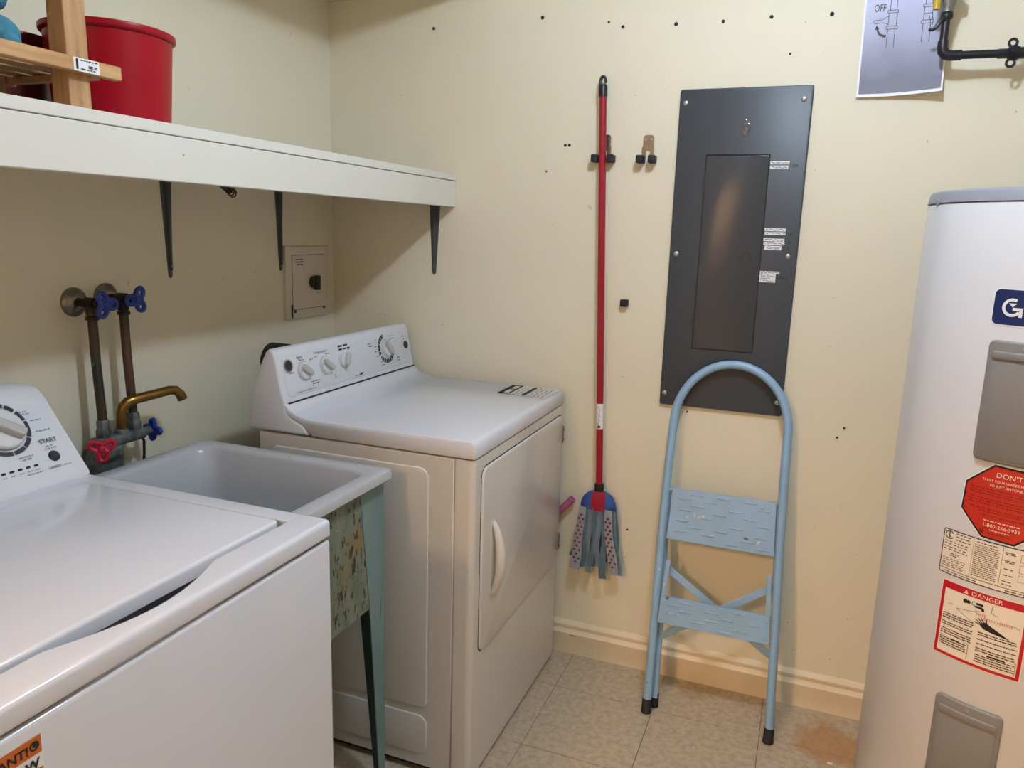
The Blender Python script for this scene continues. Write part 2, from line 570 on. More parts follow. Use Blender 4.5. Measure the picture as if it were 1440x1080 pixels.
# baseboard with a moulded top
def base_prof():
    return [(0, 0), (-0.016, 0), (-0.016, 0.058), (-0.0185, 0.066), (-0.0185, 0.074), (-0.014, 0.08), (-0.011, 0.088), (-0.013, 0.094), (-0.013, 0.101), (-0.008, 0.108), (-0.004, 0.113), (0, 0.114)]
b = BM()
prism(b, base_prof(), 'x', 0.0, XR)
struct('baseboard_back', b, BASE, 30)
b = BM(); prism(b, [(-p[0], p[1]) for p in base_prof()], 'y', -1.2, -0.02); struct('baseboard_left', b, BASE, 30)
# leftover screw holes and wall plugs in the back wall
WF = Frame((0, 0, 0), (1, 0, 0), (0, 0, 1))
for x, z, r in ((0.751, 2.025, .0055), (0.997, 1.984, .005), (1.149, 1.982, .0055), (1.278, 1.981, .0045), (1.404, 1.984, .005), (1.555, 1.981, .0055), (0.389, 2.017, .005),
                (0.838, 1.659, .0045), (0.851, 1.659, .0045), (0.78, 1.583, .003), (0.955, 2.0, .0035), (1.46, 1.888, .003), (1.26, 0.877, .003), (1.685, 0.85, .003), (1.70, 0.88, .003), (1.10, 0.47, .003)):
    b = BM()
    lathe(b, [(r, 0), (r, 0.0015), (r*0.7, 0.002), (r*0.5, 0.0005), (0, 0.0005)], (x, 0, z), (0, -1, 0), 10)
    part('screw_hole', b, GAPD, wall_back)

# ------------------------------------------------------------------ water heater
HC = (2.0655, -0.4711); HR = 0.28
wh = thing('water_heater', 'tall white cylindrical water heater with grey cap and warning labels', 'water heater', (HC[0], HC[1], 0))
b = BM()
lathe(b, [(0.0, 0.012), (HR-0.01, 0.012), (HR-0.004, 0.016), (HR, 0.024), (HR, 1.474), (HR-0.003, 1.478), (HR-0.02, 1.478), (0, 1.478)], (HC[0], HC[1], 0), n=96, close=False)
part('tank_jacket', b, HEATW, wh)
b = BM()
lathe(b, [(0.0, 0.0), (HR-0.03, 0.0), (HR-0.03, 0.014), (0, 0.014)], (HC[0], HC[1], 0), n=48, close=False)
part('base_ring', b, GAPD, wh)
b = BM()
lathe(b, [(HR-0.02, 1.4785), (HR+0.0005, 1.4795), (HR-0.0025, 1.498), (HR-0.0045, 1.5015), (HR-0.008, 1.503), (HR-0.06, 1.506), (0, 1.509)], (HC[0], HC[1], 0), n=96, close=False)
fr = Cyl(HC, HR, R(-165.9), 1.479)
plate(b, rrect(-0.004, -0.004, 0.004, 0.008, 0.0015), fr, 0.003, 0.001)
part('cap', b, HEATG, wh)
for da, rr in ((R(-118), 0.19), (R(20), 0.16)):
    b = BM()
    cx, cy = HC[0]+rr*math.cos(da), HC[1]+rr*math.sin(da)
    lathe(b, [(0.03, 1.508), (0.03, 1.513), (0.017, 1.516), (0.0135, 1.518), (0.0135, 1.56), (0.010, 1.56)], (cx, cy, 0), n=20)
    part('pipe_nipple', b, DULLC, wh)
b = BM()                                     # braided hose lying on the cap
tube(b, [(HC[0]+0.2*math.cos(R(a)), HC[1]+0.2*math.sin(R(a)), 1.519+0.004*math.sin(a)) for a in range(-124, -40, 7)], 0.011, 10)
part('hose', b, IRON, wh)
st = 0.012
# access covers
for z0, z1, dz in ((1.007, 1.232, 0.004), (0.29, 0.52, 0.004)):
    fr = Cyl(HC, HR, R(-128.4), z0)
    b = BM()
    wd = 0.119; hh = z1-z0
    plate(b, rrect(0, 0, wd, hh, 0.011), fr, 0.007, 0.004, 3, step=st)
    cov = part('access_cover', b, HEATC, wh, 'grey plastic access cover')
    b = BM()
    plate(b, rrect(0.008, hh-0.034, wd-0.008, hh-0.019, 0.006), fr, 0.004, 0.0028, 3, base=0.0065, step=st)
    part('raised_rib', b, HEATC, cov)
    b = BM(); plate(b, rrect(0.008, 0.008, wd-0.008, hh-0.038, 0.006), fr, 0.0012, 0.001, 2, base=0.0068, step=st)
    part('raised_field', b, HEATC, cov)
    b = BM(); lathe(b, [(0.004, 0), (0.004, 0.002), (0.0015, 0.0025), (0, 0.001)], fr(wd/2, hh-0.01, 0.0065), (math.cos(R(-116)), math.sin(R(-116)), 0), 12)
    part('screw', b, SCREW, cov)
# logo plate
fr = Cyl(HC, HR, R(-129.3), 1.2605)
b = BM(); poly(b, rrect(-0.0025, -0.0025, 0.1505, 0.0655, 0.011), fr, 0.0004, st); lg = part('logo_plate', b, PAPER, wh, 'blue logo plate with white letter emblem')
b = BM(); poly(b, rrect(0, 0, 0.148, 0.063, 0.0095), fr, 0.0008, st); part('blue_field', b, LOGO, lg)
b = BM()
gx, gy, gr = 0.0315, 0.0315, 0.0165
arc(b, gx, gy, gr, gr-0.0052, 62, 328, fr, 0.0013, 20)
poly(b, rect(gx+0.001, gy-0.0052, gx+gr+0.001, gy), fr, 0.0013)
poly(b, rect(gx+gr-0.0046, gy-gr, gx+gr+0.001, gy), fr, 0.0013)
poly(b, [(gx-0.006, gy+0.0075), (gx+0.0006, gy+0.0005), (gx+0.0072, gy+0.0075)], fr, 0.0013)
part('emblem', b, PAPER, lg)
# red octagon
fr = Cyl(HC, HR, R(-115.2), 0.9305)
def octa(s, c):
    return [(-s, -c), (-c, -s), (c, -s), (s, -c), (s, c), (c, s), (-c, s), (-s, c)]
rot = lambda pts, a: [(x*math.cos(a)-y*math.sin(a), x*math.sin(a)+y*math.cos(a)) for x, y in pts]
oa = R(-2)
b = BM(); poly(b, rot(octa(0.0735, 0.0285), oa), fr, 0.0004, st); oc = part('octagon_label', b, PAPER, wh, 'red octagonal warning label')
b = BM(); poly(b, rot(octa(0.0715, 0.0275), oa), fr, 0.0007, st); part('black_edge', b, INK, oc)
b = BM(); poly(b, rot(octa(0.068, 0.026), oa), fr, 0.001, st); part('red_field', b, ORANGER, oc)
b = BM()
text(b, "DON'T", 0.0135, fr, 0.001, 0.0495, off=0.0014)
text(b, "TRUST YOUR WATER HEATER", 0.0063, fr, 0.0005, 0.0395, off=0.0014)
text(b, "TO JUST ANYONE...", 0.0067, fr, 0.0, 0.0305, off=0.0014)
text(b, "1-800-266-3939", 0.0096, fr, 0.0, -0.0475, off=0.0014)
dashes(b, fr, -0.03, 0.032, -0.0365, 0.0018, 0.0014)
dashes(b, fr, -0.018, 0.018, -0.0535, 0.0014, 0.0014)
part('white_lettering', b, LABELW, oc)
b = BM()
for v in (0.023, 0.018, 0.013, 0.004, -0.001, -0.006, -0.015, -0.02, -0.027):
    dashes(b, fr, -0.06 if v > -0.02 else -0.04, 0.06, v, 0.0016, 0.0014)
poly(b, rect(-0.0345, -0.0625, -0.027, -0.055), fr, 0.0014)
dashes(b, fr, -0.02, 0.02, -0.060, 0.0018, 0.0014)
part('dark_lettering', b, DARKRED, oc)
# rating plate
fr = Cyl(HC, HR, R(-135.3), 0.765)
W_, H_ = 0.193, 0.0905
b = BM(); poly(b, rrect(0, 0, W_, H_, 0.004), fr, 0.0004, st); rp_ = part('rating_label', b, NAVY, wh, 'cream rating label with diagrams')
b = BM(); poly(b, rrect(0.002, 0.002, W_-0.002, H_-0.002, 0.003), fr, 0.0007, st); part('paper_field', b, LABELW, rp_)
b = BM()
rr_ = random.Random(3)
arc(b, 0.0125, 0.079, 0.0088, 0.0066, 30, 330, fr, 0.0011, 18)
arc(b, 0.0125, 0.0815, 0.0032, 0.0017, 60, 270, fr, 0.0011, 6)
arc(b, 0.0125, 0.0765, 0.0032, 0.0017, -120, 90, fr, 0.0011, 6)
poly(b, rect(0.0115, 0.072, 0.0135, 0.086), fr, 0.0011)
poly(b, rect(0.0, 0.0095, W_, 0.0108), fr, 0.0011, st)
for u in (0.058, 0.108): poly(b, rect(u, 0.0105, u+0.0006, H_-0.003), fr, 0.0011)
for v in (0.084, 0.078, 0.072): dashes(b, fr, 0.026, 0.054, v, 0.0022, 0.0011, rr_)
for v in (0.065, 0.060, 0.054, 0.049): dashes(b, fr, 0.005, 0.052, v, 0.0019, 0.0011, rr_, 0.7)
for v in (0.042, 0.038): dashes(b, fr, 0.018, 0.036, v, 0.002, 0.0011, rr_)
for v in (0.031, 0.027, 0.022, 0.0185, 0.015): dashes(b, fr, 0.005, 0.05, v, 0.0016, 0.0011, rr_, 0.7)
dashes(b, fr, 0.064, 0.1, 0.0825, 0.002, 0.0011, rr_)
for i in range(17): dashes(b, fr, 0.061, 0.104, 0.077-i*0.0038, 0.0015, 0.0011, rr_, 0.9)
for v in (0.078, 0.075, 0.062, 0.059, 0.046, 0.034, 0.022, 0.016): dashes(b, fr, 0.113, 0.13, v, 0.0018, 0.0011, rr_)
for u0, v0, u1, v1 in ((0.137, 0.066, 0.15, 0.08), (0.137, 0.045, 0.15, 0.06), (0.137, 0.028, 0.15, 0.04), (0.154, 0.05, 0.165, 0.08)):
    for q in (rect(u0, v0, u1, v0+0.0006), rect(u0, v1, u1, v1+0.0006), rect(u0, v0, u0+0.0006, v1), rect(u1, v0, u1+0.0006, v1)):
        poly(b, q, fr, 0.0011)
dashes(b, fr, 0.012, 0.075, 0.0045, 0.002, 0.0011, rr_); dashes(b, fr, 0.12, 0.185, 0.0045, 0.002, 0.0011, rr_)
part('print', b, TEXTG, rp_)
# danger label
fr = Cyl(HC, HR, R(-132.5), 0.6)
W_, H_ = 0.1505, 0.152
b = BM(); poly(b, rrect(-0.0015, -0.0015, W_+0.0015, H_+0.0015, 0.002), fr, 0.0004, st); dl = part('danger_label', b, LABELW, wh, 'red bordered hot water danger label')
b = BM()
for q in (rect(0, 0, W_, 0.006), rect(0, H_-0.0145, W_, H_), rect(0, 0, 0.006, H_), rect(W_-0.006, 0, W_, H_)): poly(b, q, fr, 0.0007, st)
part('red_border', b, SIGNRED, dl)
b = BM()
text(b, 'DANGER', 0.0118, fr, 0.081, H_-0.0115, off=0.0012, sx=1.12)
poly(b, [(0.041, H_-0.0118), (0.0495, H_-0.0118), (0.0452, H_-0.0035)], fr, 0.0012)
part('white_lettering', b, LABELW, dl)
b = BM(); text(b, '!', 0.0075, fr, 0.0452, H_-0.0112, off=0.0015); text(b, 'HOT', 0.008, fr, 0.076, H_-0.0465, off=0.0012); text(b, 'EAU CHAUDE', 0.0078, fr, 0.105, H_-0.0515, off=0.0012)
part('red_lettering', b, SIGNRED, dl)
b = BM()
poly(b, circ(0.046, H_-0.0265, 0.0042, 14), fr, 0.0012); poly(b, circ(0.0515, H_-0.0265, 0.0036, 14), fr, 0.0012)
arc(b, 0.061, H_-0.0255, 0.0042, 0.003, 60, 300, fr, 0.0012, 8)
poly(b, [(0.062, H_-0.030), (0.066, H_-0.0285), (0.0755, H_-0.0285), (0.0795, H_-0.031), (0.080, H_-0.036), (0.0755, H_-0.036), (0.0745, H_-0.033), (0.064, H_-0.0325)][::-1], fr, 0.0012)
for u in (0.067, 0.071, 0.075): poly(b, circ(u, H_-0.0245, 0.0026, 10), fr, 0.0012)
# hand and forearm
poly(b, [(0.076, H_-0.062), (0.084, H_-0.0555), (0.092, H_-0.059), (0.122, H_-0.0735), (0.128, H_-0.077), (0.096, H_-0.0725), (0.084, H_-0.070), (0.078, H_-0.066)], fr, 0.0012)
for p0, p1, wd in (((0.079, H_-0.063), (0.0665, H_-0.0605), 0.0011), ((0.079, H_-0.061), (0.067, H_-0.0545), 0.0011), ((0.081, H_-0.0595), (0.071, H_-0.0505), 0.0011), ((0.083, H_-0.058), (0.0765, H_-0.049), 0.0011), ((0.087, H_-0.058), (0.0855, H_-0.0485), 0.0012)):
    d = V((p1[0]-p0[0], p1[1]-p0[1])); nn = V((-d.y, d.x)).normalized()*wd
    poly(b, [(p0[0]-nn.x, p0[1]-nn.y), (p1[0]-nn.x*.6, p1[1]-nn.y*.6), (p1[0]+nn.x*.6, p1[1]+nn.y*.6), (p0[0]+nn.x, p0[1]+nn.y)], fr, 0.0012)
rr_ = random.Random(5)
for i in range(15):
    v = H_-0.066-i*0.0046
    if i in (3, 6, 10): continue
    dashes(b, fr, 0.009, 0.066 if i < 11 else 0.06, v, 0.0019, 0.0012, rr_, 0.95)
for i in range(14):
    v = H_-0.0795-i*0.0046
    if i in (2, 4, 6, 9): continue
    dashes(b, fr, 0.075, 0.141, v, 0.0019, 0.0012, rr_, 0.95)
poly(b, rect(0.03, H_-0.1165, 0.046, H_-0.1135), fr, 0.0012); poly(b, rect(0.095, H_-0.1225, 0.125, H_-0.1195), fr, 0.0012)
part('black_print', b, INK, dl)
b = BM()
def seg2(b, p, q, fr, wd=0.0004, off=0.0011):
    d = V((q[0]-p[0], q[1]-p[1])); nn = V((-d.y, d.x)).normalized()*wd
    poly(b, [(p[0]-nn.x, p[1]-nn.y), (q[0]-nn.x, q[1]-nn.y), (q[0]+nn.x, q[1]+nn.y), (p[0]+nn.x, p[1]+nn.y)], fr, off)
for p, q in (((0.016, H_-0.044), (0.073, H_-0.038)), ((0.032, H_-0.048), (0.068, H_-0.041)), ((0.032, H_-0.048), (0.066, H_-0.066)), ((0.092, H_-0.018), (0.092, H_-0.034)), ((0.092, H_-0.034), (0.14, H_-0.05)),
             ((0.008, H_-0.112), (0.062, H_-0.112)), ((0.062, H_-0.112), (0.062, 0.009)), ((0.074, H_-0.118), (0.142, H_-0.118)), ((0.142, H_-0.118), (0.142, 0.009))):
    seg2(b, p, q, fr)
part('thin_lines', b, TEXTG, dl)

# ------------------------------------------------------------------ clothes dryer
DL, DR, DF = -0.732, -0.046, 0.8824           # left side, right side, front
dr = thing('clothes_dryer', 'white clothes dryer with knob console in the corner beside the mop', 'dryer', (0.57, -0.389, 0))
b = BM(); box(b, 0.262, 0.8305, DL, DR, 0.02, 0.8685, 0.003, 1)
cab = part('cabinet', b, OFFW, dr)
fs = Frame((0, DL, 0), (1, 0, 0), (0, 0, 1))
for z0, z1 in ((0.19, 0.835), (0.055, 0.168)):
    b = BM(); plate(b, rrect(0.30, z0, 0.762, z1, 0.025, 6), fs, 0.0035, 0.0032, 3, base=-0.0005)
    part('embossed_panel', b, OFFW, cab)
b = BM()
t = BM()
bmesh.ops.create_cube(t, size=1)
x0, x1 = 0.8325, DF
for v in t.verts:
    v.co = V(((x0+x1)/2+v.co.x*(x1-x0), (DL+DR)/2+v.co.y*(DR-DL), (0.012+0.8685)/2+v.co.z*(0.8685-0.012)))
es = [e for e in t.edges if all(v.co.x > x1-1e-4 for v in e.verts) and abs(e.verts[0].co.z-e.verts[1].co.z) > 0.1]
bmesh.ops.bevel(t, geom=es, offset=0.016, segments=6, profile=0.5, affect='EDGES')
merge(b, t)
part('front_panel', b, OFFW, dr)
b = BM(); box(b, 0.29, 0.85, DL+0.02, DR-0.02, 0.0, 0.02); part('base_frame', b, GAPD, dr)
# lid panel: front lip, flat top, concave ramp to the console
prof = [(0.43, 0.8715), (DF+0.002, 0.8715), (DF+0.002, 0.902), (DF-0.001, 0.909), (DF-0.007, 0.9135), (DF-0.015, 0.9145), (0.44, 0.9145), (0.42, 0.9155), (0.40, 0.9185), (0.382, 0.9235), (0.368, 0.93), (0.357, 0.938), (0.349, 0.947), (0.30, 0.947), (0.30, 0.93), (0.40, 0.90)]
b = BM(); prism(b, prof, 'y', DL-0.002, DR, 0.004, 2, 0.6)
part('top_panel', b, WHITE, dr)
cp = [(0.262, 0.8715), (0.418, 0.8715), (0.413, 0.885), (0.403, 0.897), (0.385, 0.905), (0.366, 0.915), (0.352, 0.930), (0.3465, 0.9495), (0.3395, 0.982), (0.3325, 1.020), (0.326, 1.052), (0.3215, 1.073), (0.317, 1.082), (0.310, 1.087), (0.301, 1.086), (0.292, 1.078), (0.275, 1.045), (0.255, 1.0), (0.247, 0.975), (0.243, 0.95), (0.236, 0.90), (0.234, 0.8715)]
b = BM(); prism(b, cp, 'y', DL-0.003, DR+0.001, 0.007, 3, 0.7)
con = part('console', b, WHITEP, dr)
# control face
P0 = V((0.3465, 0, 0.9495)); up = V((0.322-0.3465, 0, 1.071-0.9495)).normalized()
fc = Frame(P0, (0, 1, 0), up)                  # u = y, v = up the face
b = BM(); plate(b, rrect(-0.713, 0.010, -0.062, 0.117, 0.016, 6), fc, 0.0022, 0.0014, 2, base=-0.0008)
face = part('control_face', b, WHITEP, con)
b = BM(); box(b, 0.3465, 0.352, DL+0.012, DR-0.006, 0.9452, 0.948); part('console_joint', b, GAPD, con)
def face_at(y, v, n): return fc(y, v, n)
def knob(y, v, r, rotdeg, name='knob'):
    b = BM()
    lathe(b, [(r*1.12, 0.0), (r*1.12, 0.003), (r, 0.004), (r*0.96, 0.010), (r*0.8, 0.011), (0, 0.011)], fc(y, v, 0.001), fc.N, 28, close=False)
    k = part(name, b, KNOBW, con)
    b = BM()
    a = R(rotdeg)
    kf = Frame(fc(y, v, 0.010), fc.U*math.cos(a)+fc.W*math.sin(a), -fc.U*math.sin(a)+fc.W*math.cos(a))
    plate(b, rrect(-r*0.95, -r*0.36, r*0.95, r*0.36, r*0.34, 5), kf, 0.013, 0.004, 3)
    part('grip', b, KNOBG, k)
    b = BM(); arc(b, 0, 0, r*1.10, r*0.99, 100, 260, kf, -0.0055, 14)
    part('rim_shade', b, CHARC, k)  # shadow along the knob's edge, drawn as a charcoal half ring
    return k
knob(-0.633, 0.070, 0.0235, -38); knob(-0.534, 0.070, 0.0235, -38); knob(-0.443, 0.072, 0.0215, 62)
knob(-0.205, 0.074, 0.0255, -55)
b = BM()
for a0, a1 in ((100, 205), (212, 335)):
    arc(b, -0.205, 0.074, 0.047, 0.034, a0, a1, fc, 0.0019, 16)
part('dial_band', b, NAVY, con)
b = BM()
for k in range(14):
    a = R(108+k*16)
    seg2(b, (-0.205+0.036*math.cos(a), 0.074+0.036*math.sin(a)), (-0.205+0.045*math.cos(a), 0.074+0.045*math.sin(a)), fc, 0.0009, 0.0024)
part('dial_ticks', b, PAPER, con)
b = BM(); lathe(b, [(0.0175, 0), (0.0175, 0.004), (0.014, 0.0045), (0.013, 0.003), (0, 0.003)], fc(-0.694, 0.092, 0.001), fc.N, 24); bd = part('round_badge', b, CHROME, con)
b = BM(); lathe(b, [(0.0128, 0), (0.0128, 0.0008), (0, 0.0014)], fc(-0.694, 0.092, 0.0042), fc.N, 24); part('badge_centre', b, CHARC, bd)
b = BM(); lathe(b, [(0.0125, 0), (0.0125, 0.003), (0.010, 0.0045), (0, 0.0045)], fc(-0.081, 0.070, 0.001), fc.N, 20); part('start_button', b, CHARC, con)
b = BM()
text(b, 'Signal', 0.011, fc, -0.642, 0.104, off=0.002)
text(b, 'Temperature', 0.0115, fc, -0.548, 0.106, off=0.002)
dashes(b, fc, -0.462, -0.405, 0.110, 0.0055, 0.002, random.Random(6), 0.9, None, 0.014, 0.026); dashes(b, fc, -0.46, -0.398, 0.101, 0.0045, 0.002, random.Random(9), 0.9, None, 0.014, 0.026)
rr_ = random.Random(11)
for u0, u1, v, h in ((-0.69, -0.672, 0.07, 0.003), (-0.645, -0.625, 0.0985, 0.0025), (-0.60, -0.585, 0.094, 0.003), (-0.578, -0.565, 0.098, 0.003), (-0.525, -0.505, 0.099, 0.003), (-0.61, -0.57, 0.034, 0.003), (-0.606, -0.574, 0.028, 0.003),
                     (-0.50, -0.485, 0.034, 0.003), (-0.5, -0.487, 0.028, 0.003), (-0.68, -0.59, 0.0165, 0.0022), (-0.305, -0.28, 0.098, 0.0045), (-0.30, -0.275, 0.09, 0.0045), (-0.262, -0.25, 0.105, 0.003), (-0.27, -0.256, 0.085, 0.003),
                     (-0.272, -0.256, 0.07, 0.003), (-0.268, -0.25, 0.055, 0.003), (-0.25, -0.23, 0.035, 0.003), (-0.248, -0.225, 0.024, 0.003), (-0.15, -0.128, 0.035, 0.004), (-0.15, -0.13, 0.026, 0.004), (-0.175, -0.155, 0.108, 0.004), (-0.165, -0.145, 0.1, 0.003),
                     (-0.18, -0.165, 0.098, 0.003), (-0.095, -0.08, 0.098, 0.004), (-0.092, -0.08, 0.09, 0.003), (-0.415, -0.405, 0.098, 0.003), (-0.40, -0.36, 0.0155, 0.003)):
    dashes(b, fc, u0, u1, v, h*0.75, 0.002, rr_, 0.8, None, 0.005, 0.012)
poly(b, [(-0.375, 0.0155), (-0.362, 0.0155), (-0.355, 0.0215), (-0.37, 0.0215)], fc, 0.002)
part('lettering', b, CHARC, con)
# door
ff = Frame((DF, 0, 0), (0, 1, 0), (0, 0, 1))   # normal +x
b = BM(); plate(b, rrect(DL+0.040, 0.349, DR-0.0125, 0.842, 0.028, 6), ff, 0.0006, 0, 2, base=-0.0002)
part('door_gap', b, GAPD, dr)
b = BM(); plate(b, rrect(DL+0.043, 0.352, DR-0.015, 0.839, 0.026, 6), ff, 0.006, 0.0045, 3, base=0.0)
door = part('door', b, OFFW, dr)
b = BM()                                      # lens shaped pull
pts = []
n = 14
for i in range(n+1):
    t = i/n
    pts.append((DF+0.006+0.024*math.sin(PI*t)**0.7, DL+0.108, 0.488+0.195*t))
tube(b, pts, [0.007+0.006*math.sin(PI*i/n) for i in range(n+1)], 12)
plate(b, rrect(DL+0.094, 0.482, DL+0.128, 0.69, 0.015, 6), ff, 0.002, 0.0018, 2, base=0.0055)
part('handle', b, OFFW, door)
for z in (0.415, 0.775):
    b = BM(); box(b, DF+0.001, DF+0.0085, DR-0.019, DR-0.010, z-0.028, z+0.028, 0.0015, 1)
    for k in (-0.016, 0.016): lathe(b, [(0.0035, 0), (0.0035, 0.002), (0, 0.003)], (DF+0.0085, DR-0.0145, z+k), (1, 0, 0), 8)
    part('hinge', b, DULLC, door)
# warning label on the lid
fl = Frame((0, 0, 0.9146), (0, 1, 0), (-1, 0, 0))
b = BM(); poly(b, rect(-0.19, -0.872, -0.052, -0.71), fl, 0.0004); wl = part('warning_label', b, LABELP, dr, 'pale warning label with black print')
b = BM()
rr_ = random.Random(2)
fq = fl
for q in (rect(-0.188, -0.728, -0.056, -0.712), rect(-0.188, -0.752, -0.056, -0.744), rect(-0.188, -0.752, -0.176, -0.712), rect(-0.125, -0.752, -0.112, -0.712), rect(-0.068, -0.752, -0.056, -0.712), rect(-0.186, -0.80, -0.06, -0.79)):
    poly(b, q, fq, 0.0008)
for i in range(8):
    dashes(b, fq, -0.183, -0.065, -0.765-i*0.013, 0.003, 0.0008, rr_, 0.85, None, 0.006, 0.02)
part('print', b, INK, wl)

# ------------------------------------------------------------------ washing machine
WR, WLF, WF_ = -1.287, -1.972, 0.866
wm = thing('washing_machine', 'white top-load washing machine with round dial at the near left', 'washer', (0.54, -1.63, 0))
b = BM()
box(b, 0.21, WF_, WLF, WR, 0.015, 0.8845, 0.006, 3)
for f in [f for f in b.faces if f.calc_area() > 0.2 and f.calc_center_median().z > 0.88]:
    r = bmesh.ops.inset_region(b, faces=[f], thickness=0.018)
    bmesh.ops.translate(b, vec=(0, 0, -0.07), verts=f.verts)
part('cabinet', b, WHITE, wm)
b = BM(); box(b, 0.25, WF_-0.04, WLF+0.03, WR-0.03, 0.0, 0.016); part('base_frame', b, GAPD, wm)
# top frame: four rails round the lid opening; the front one has the finger scoop
b = BM()
yc = (WR+WLF)/2
lidR, lidL, lidB, lidF = WR-0.049, WLF+0.049, 0.362, 0.803
front = [(WF_+0.002, WR+0.001), (WF_+0.002, WLF-0.001), (lidF+0.010, WLF-0.001)]
n = 20
for i in range(n+1):
    t = i/n
    y = yc-0.135+0.27*t
    front.append((lidF+0.008+0.033*(0.5-0.5*math.cos(2*PI*t))**0.5, y))
front.append((lidF+0.010, WR+0.001))
t = BM()
A = [t.verts.new((p[0], p[1], 0.888)) for p in front]; B = [t.verts.new((p[0], p[1], 0.921)) for p in front]
t.faces.new(A); t.faces.new(B)
for i in range(len(A)): t.faces.new((A[i], B[i], B[(i+1) % len(A)], A[(i+1) % len(A)]))
bmesh.ops.recalc_face_normals(t, faces=t.faces)
es = [e for e in t.edges if all(v.co.x > WF_ for v in e.verts) or (abs(e.verts[0].co.y-e.verts[1].co.y) < 1e-6 and all(v.co.z > 0.92 for v in e.verts))]
bmesh.ops.bevel(t, geom=es, offset=0.008, segments=3, profile=0.5, affect='EDGES', clamp_overlap=True)
merge(b, t)
for y0, y1, outer in ((lidR+0.007, WR+0.001, 1), (WLF-0.001, lidL-0.007, -1)):
    t = BM(); bmesh.ops.create_cube(t, size=1)
    for v in t.verts: v.co = V(((0.21+lidF+0.0102)/2+v.co.x*(lidF+0.0102-0.21), (y0+y1)/2+v.co.y*(y1-y0), 0.9045+v.co.z*0.033))
    es = [e for e in t.edges if all(v.co.z > 0.92 for v in e.verts) and all((v.co.y-(y0+y1)/2)*outer > 0 for v in e.verts)]
    bmesh.ops.bevel(t, geom=es, offset=0.008, segments=3, profile=0.5, affect='EDGES', clamp_overlap=True)
    merge(b, t)
box(b, 0.21, lidB-0.005, lidL-0.008, lidR+0.008, 0.888, 0.921)
box(b, 0.235, lidF+0.043, WLF+0.03, WR-0.03, 0.840, 0.850)
part('top_frame', b, WHITE, wm)
b = BM(); plate(b, rrect(lidB, lidL, lidF, lidR, 0.012, 5), Frame((0, 0, 0.904), (1, 0, 0), (0, 1, 0)), 0.0225, 0.006, 3)
part('lid', b, WHITE, wm)
# console
cp = [(0.20, 0.921), (0.3215, 0.921), (0.3195, 0.9275), (0.291, 0.9635), (0.255, 1.010), (0.222, 1.0525), (0.212, 1.0645), (0.202, 1.073), (0.19, 1.078), (0.175, 1.081), (0.155, 1.081), (0.14, 1.075), (0.133, 1.06), (0.13, 1.0), (0.13, 0.90), (0.20, 0.90)]
b = BM()
t = BM()
ysl = [(WR-0.001, 0.0), (WR-0.03, 0.006), (WR-0.09, 0.012), (WR-0.2, 0.016), (yc, 0.018), (WLF+0.2, 0.016), (WLF+0.09, 0.012), (WLF+0.03, 0.006), (WLF+0.001, 0.0)]
loops = []
for y, dz in ysl:
    loops.append([(x+dz*0.5*max(0, (z-0.93)/0.15), y, z+dz*max(0, (z-0.93)/0.15)) for x, z in cp])
loft(t, loops, True, True)
bmesh.ops.recalc_face_normals(t, faces=t.faces)
merge(b, t)
wcon = part('console', b, WHITEP, wm)
up = V((0.222-0.3195, 0, 1.0525-0.9275)).normalized()
fw = Frame((0.3195, 0, 0.9275), (0, 1, 0), up)  # u = y, v up the slope
def lift(fr, a, k):                             # follow the slight crown of the face
    class L:
        U = fr.U; W = fr.W; N = fr.N
        def __call__(s, u, v, n=0.0):
            e = min(1, max(0, (WR-u)/0.1)); c = 0.012*min(1, e)**0.7
            return fr(u, v, n+c*0.9*max(0, v)/0.158)
    return L()
fwl = lift(fw, 0, 0)
du, dv = -1.404, 0.118
b = BM()
for a0, a1 in ((62, 150), (38, 58), (10, 34), (-30, 8), (-58, -33), (-88, -61), (-120, -91), (-150, -123), (155, 205)):
    arc(b, du, dv, 0.0525, 0.0445, a0, a1, fwl, 0.0012, 10)
part('dial_band', b, CHARC, wcon)
b = BM(); lathe(b, [(0.0405, 0), (0.0405, 0.006), (0.038, 0.009), (0, 0.009)], fwl(du, dv, 0.0), fw.N, 40, close=False); dk = part('dial', b, KNOBW, wcon)
b = BM()
a = R(-42)
kf = Frame(fwl(du, dv, 0.008), fw.U*math.cos(a)+fw.W*math.sin(a), -fw.U*math.sin(a)+fw.W*math.cos(a))
plate(b, rrect(-0.036, -0.0095, 0.036, 0.0095, 0.006, 5), kf, 0.016, 0.004, 3)
part('grip', b, KNOBG, dk)
b = BM(); lathe(b, [(0.0105, 0), (0.0105, 0.002), (0.0085, 0.0035), (0, 0.003)], fwl(-1.3365, 0.046, 0.0), fw.N, 24); part('start_button', b, BLACKP, wcon)
b = BM()
text(b, 'START', 0.0125, fwl, -1.3325, 0.074, off=0.0012)
text(b, 'CANCEL', 0.007, fwl, -1.346, 0.0225, off=0.0012)
for k in range(6):
    plate(b, rrect(-1.3775-k*0.0152-0.004, 0.0355, -1.3775-k*0.0152+0.004, 0.0395, 0.0018), fwl, 0.0012)
part('lettering', b, INK, wcon)
b = BM()
rr_ = random.Random(4)
for k in range(6):
    dashes(b, fwl, -1.3775-k*0.0152-0.005, -1.3775-k*0.0152+0.006, 0.0285, 0.0018, 0.001, rr_)
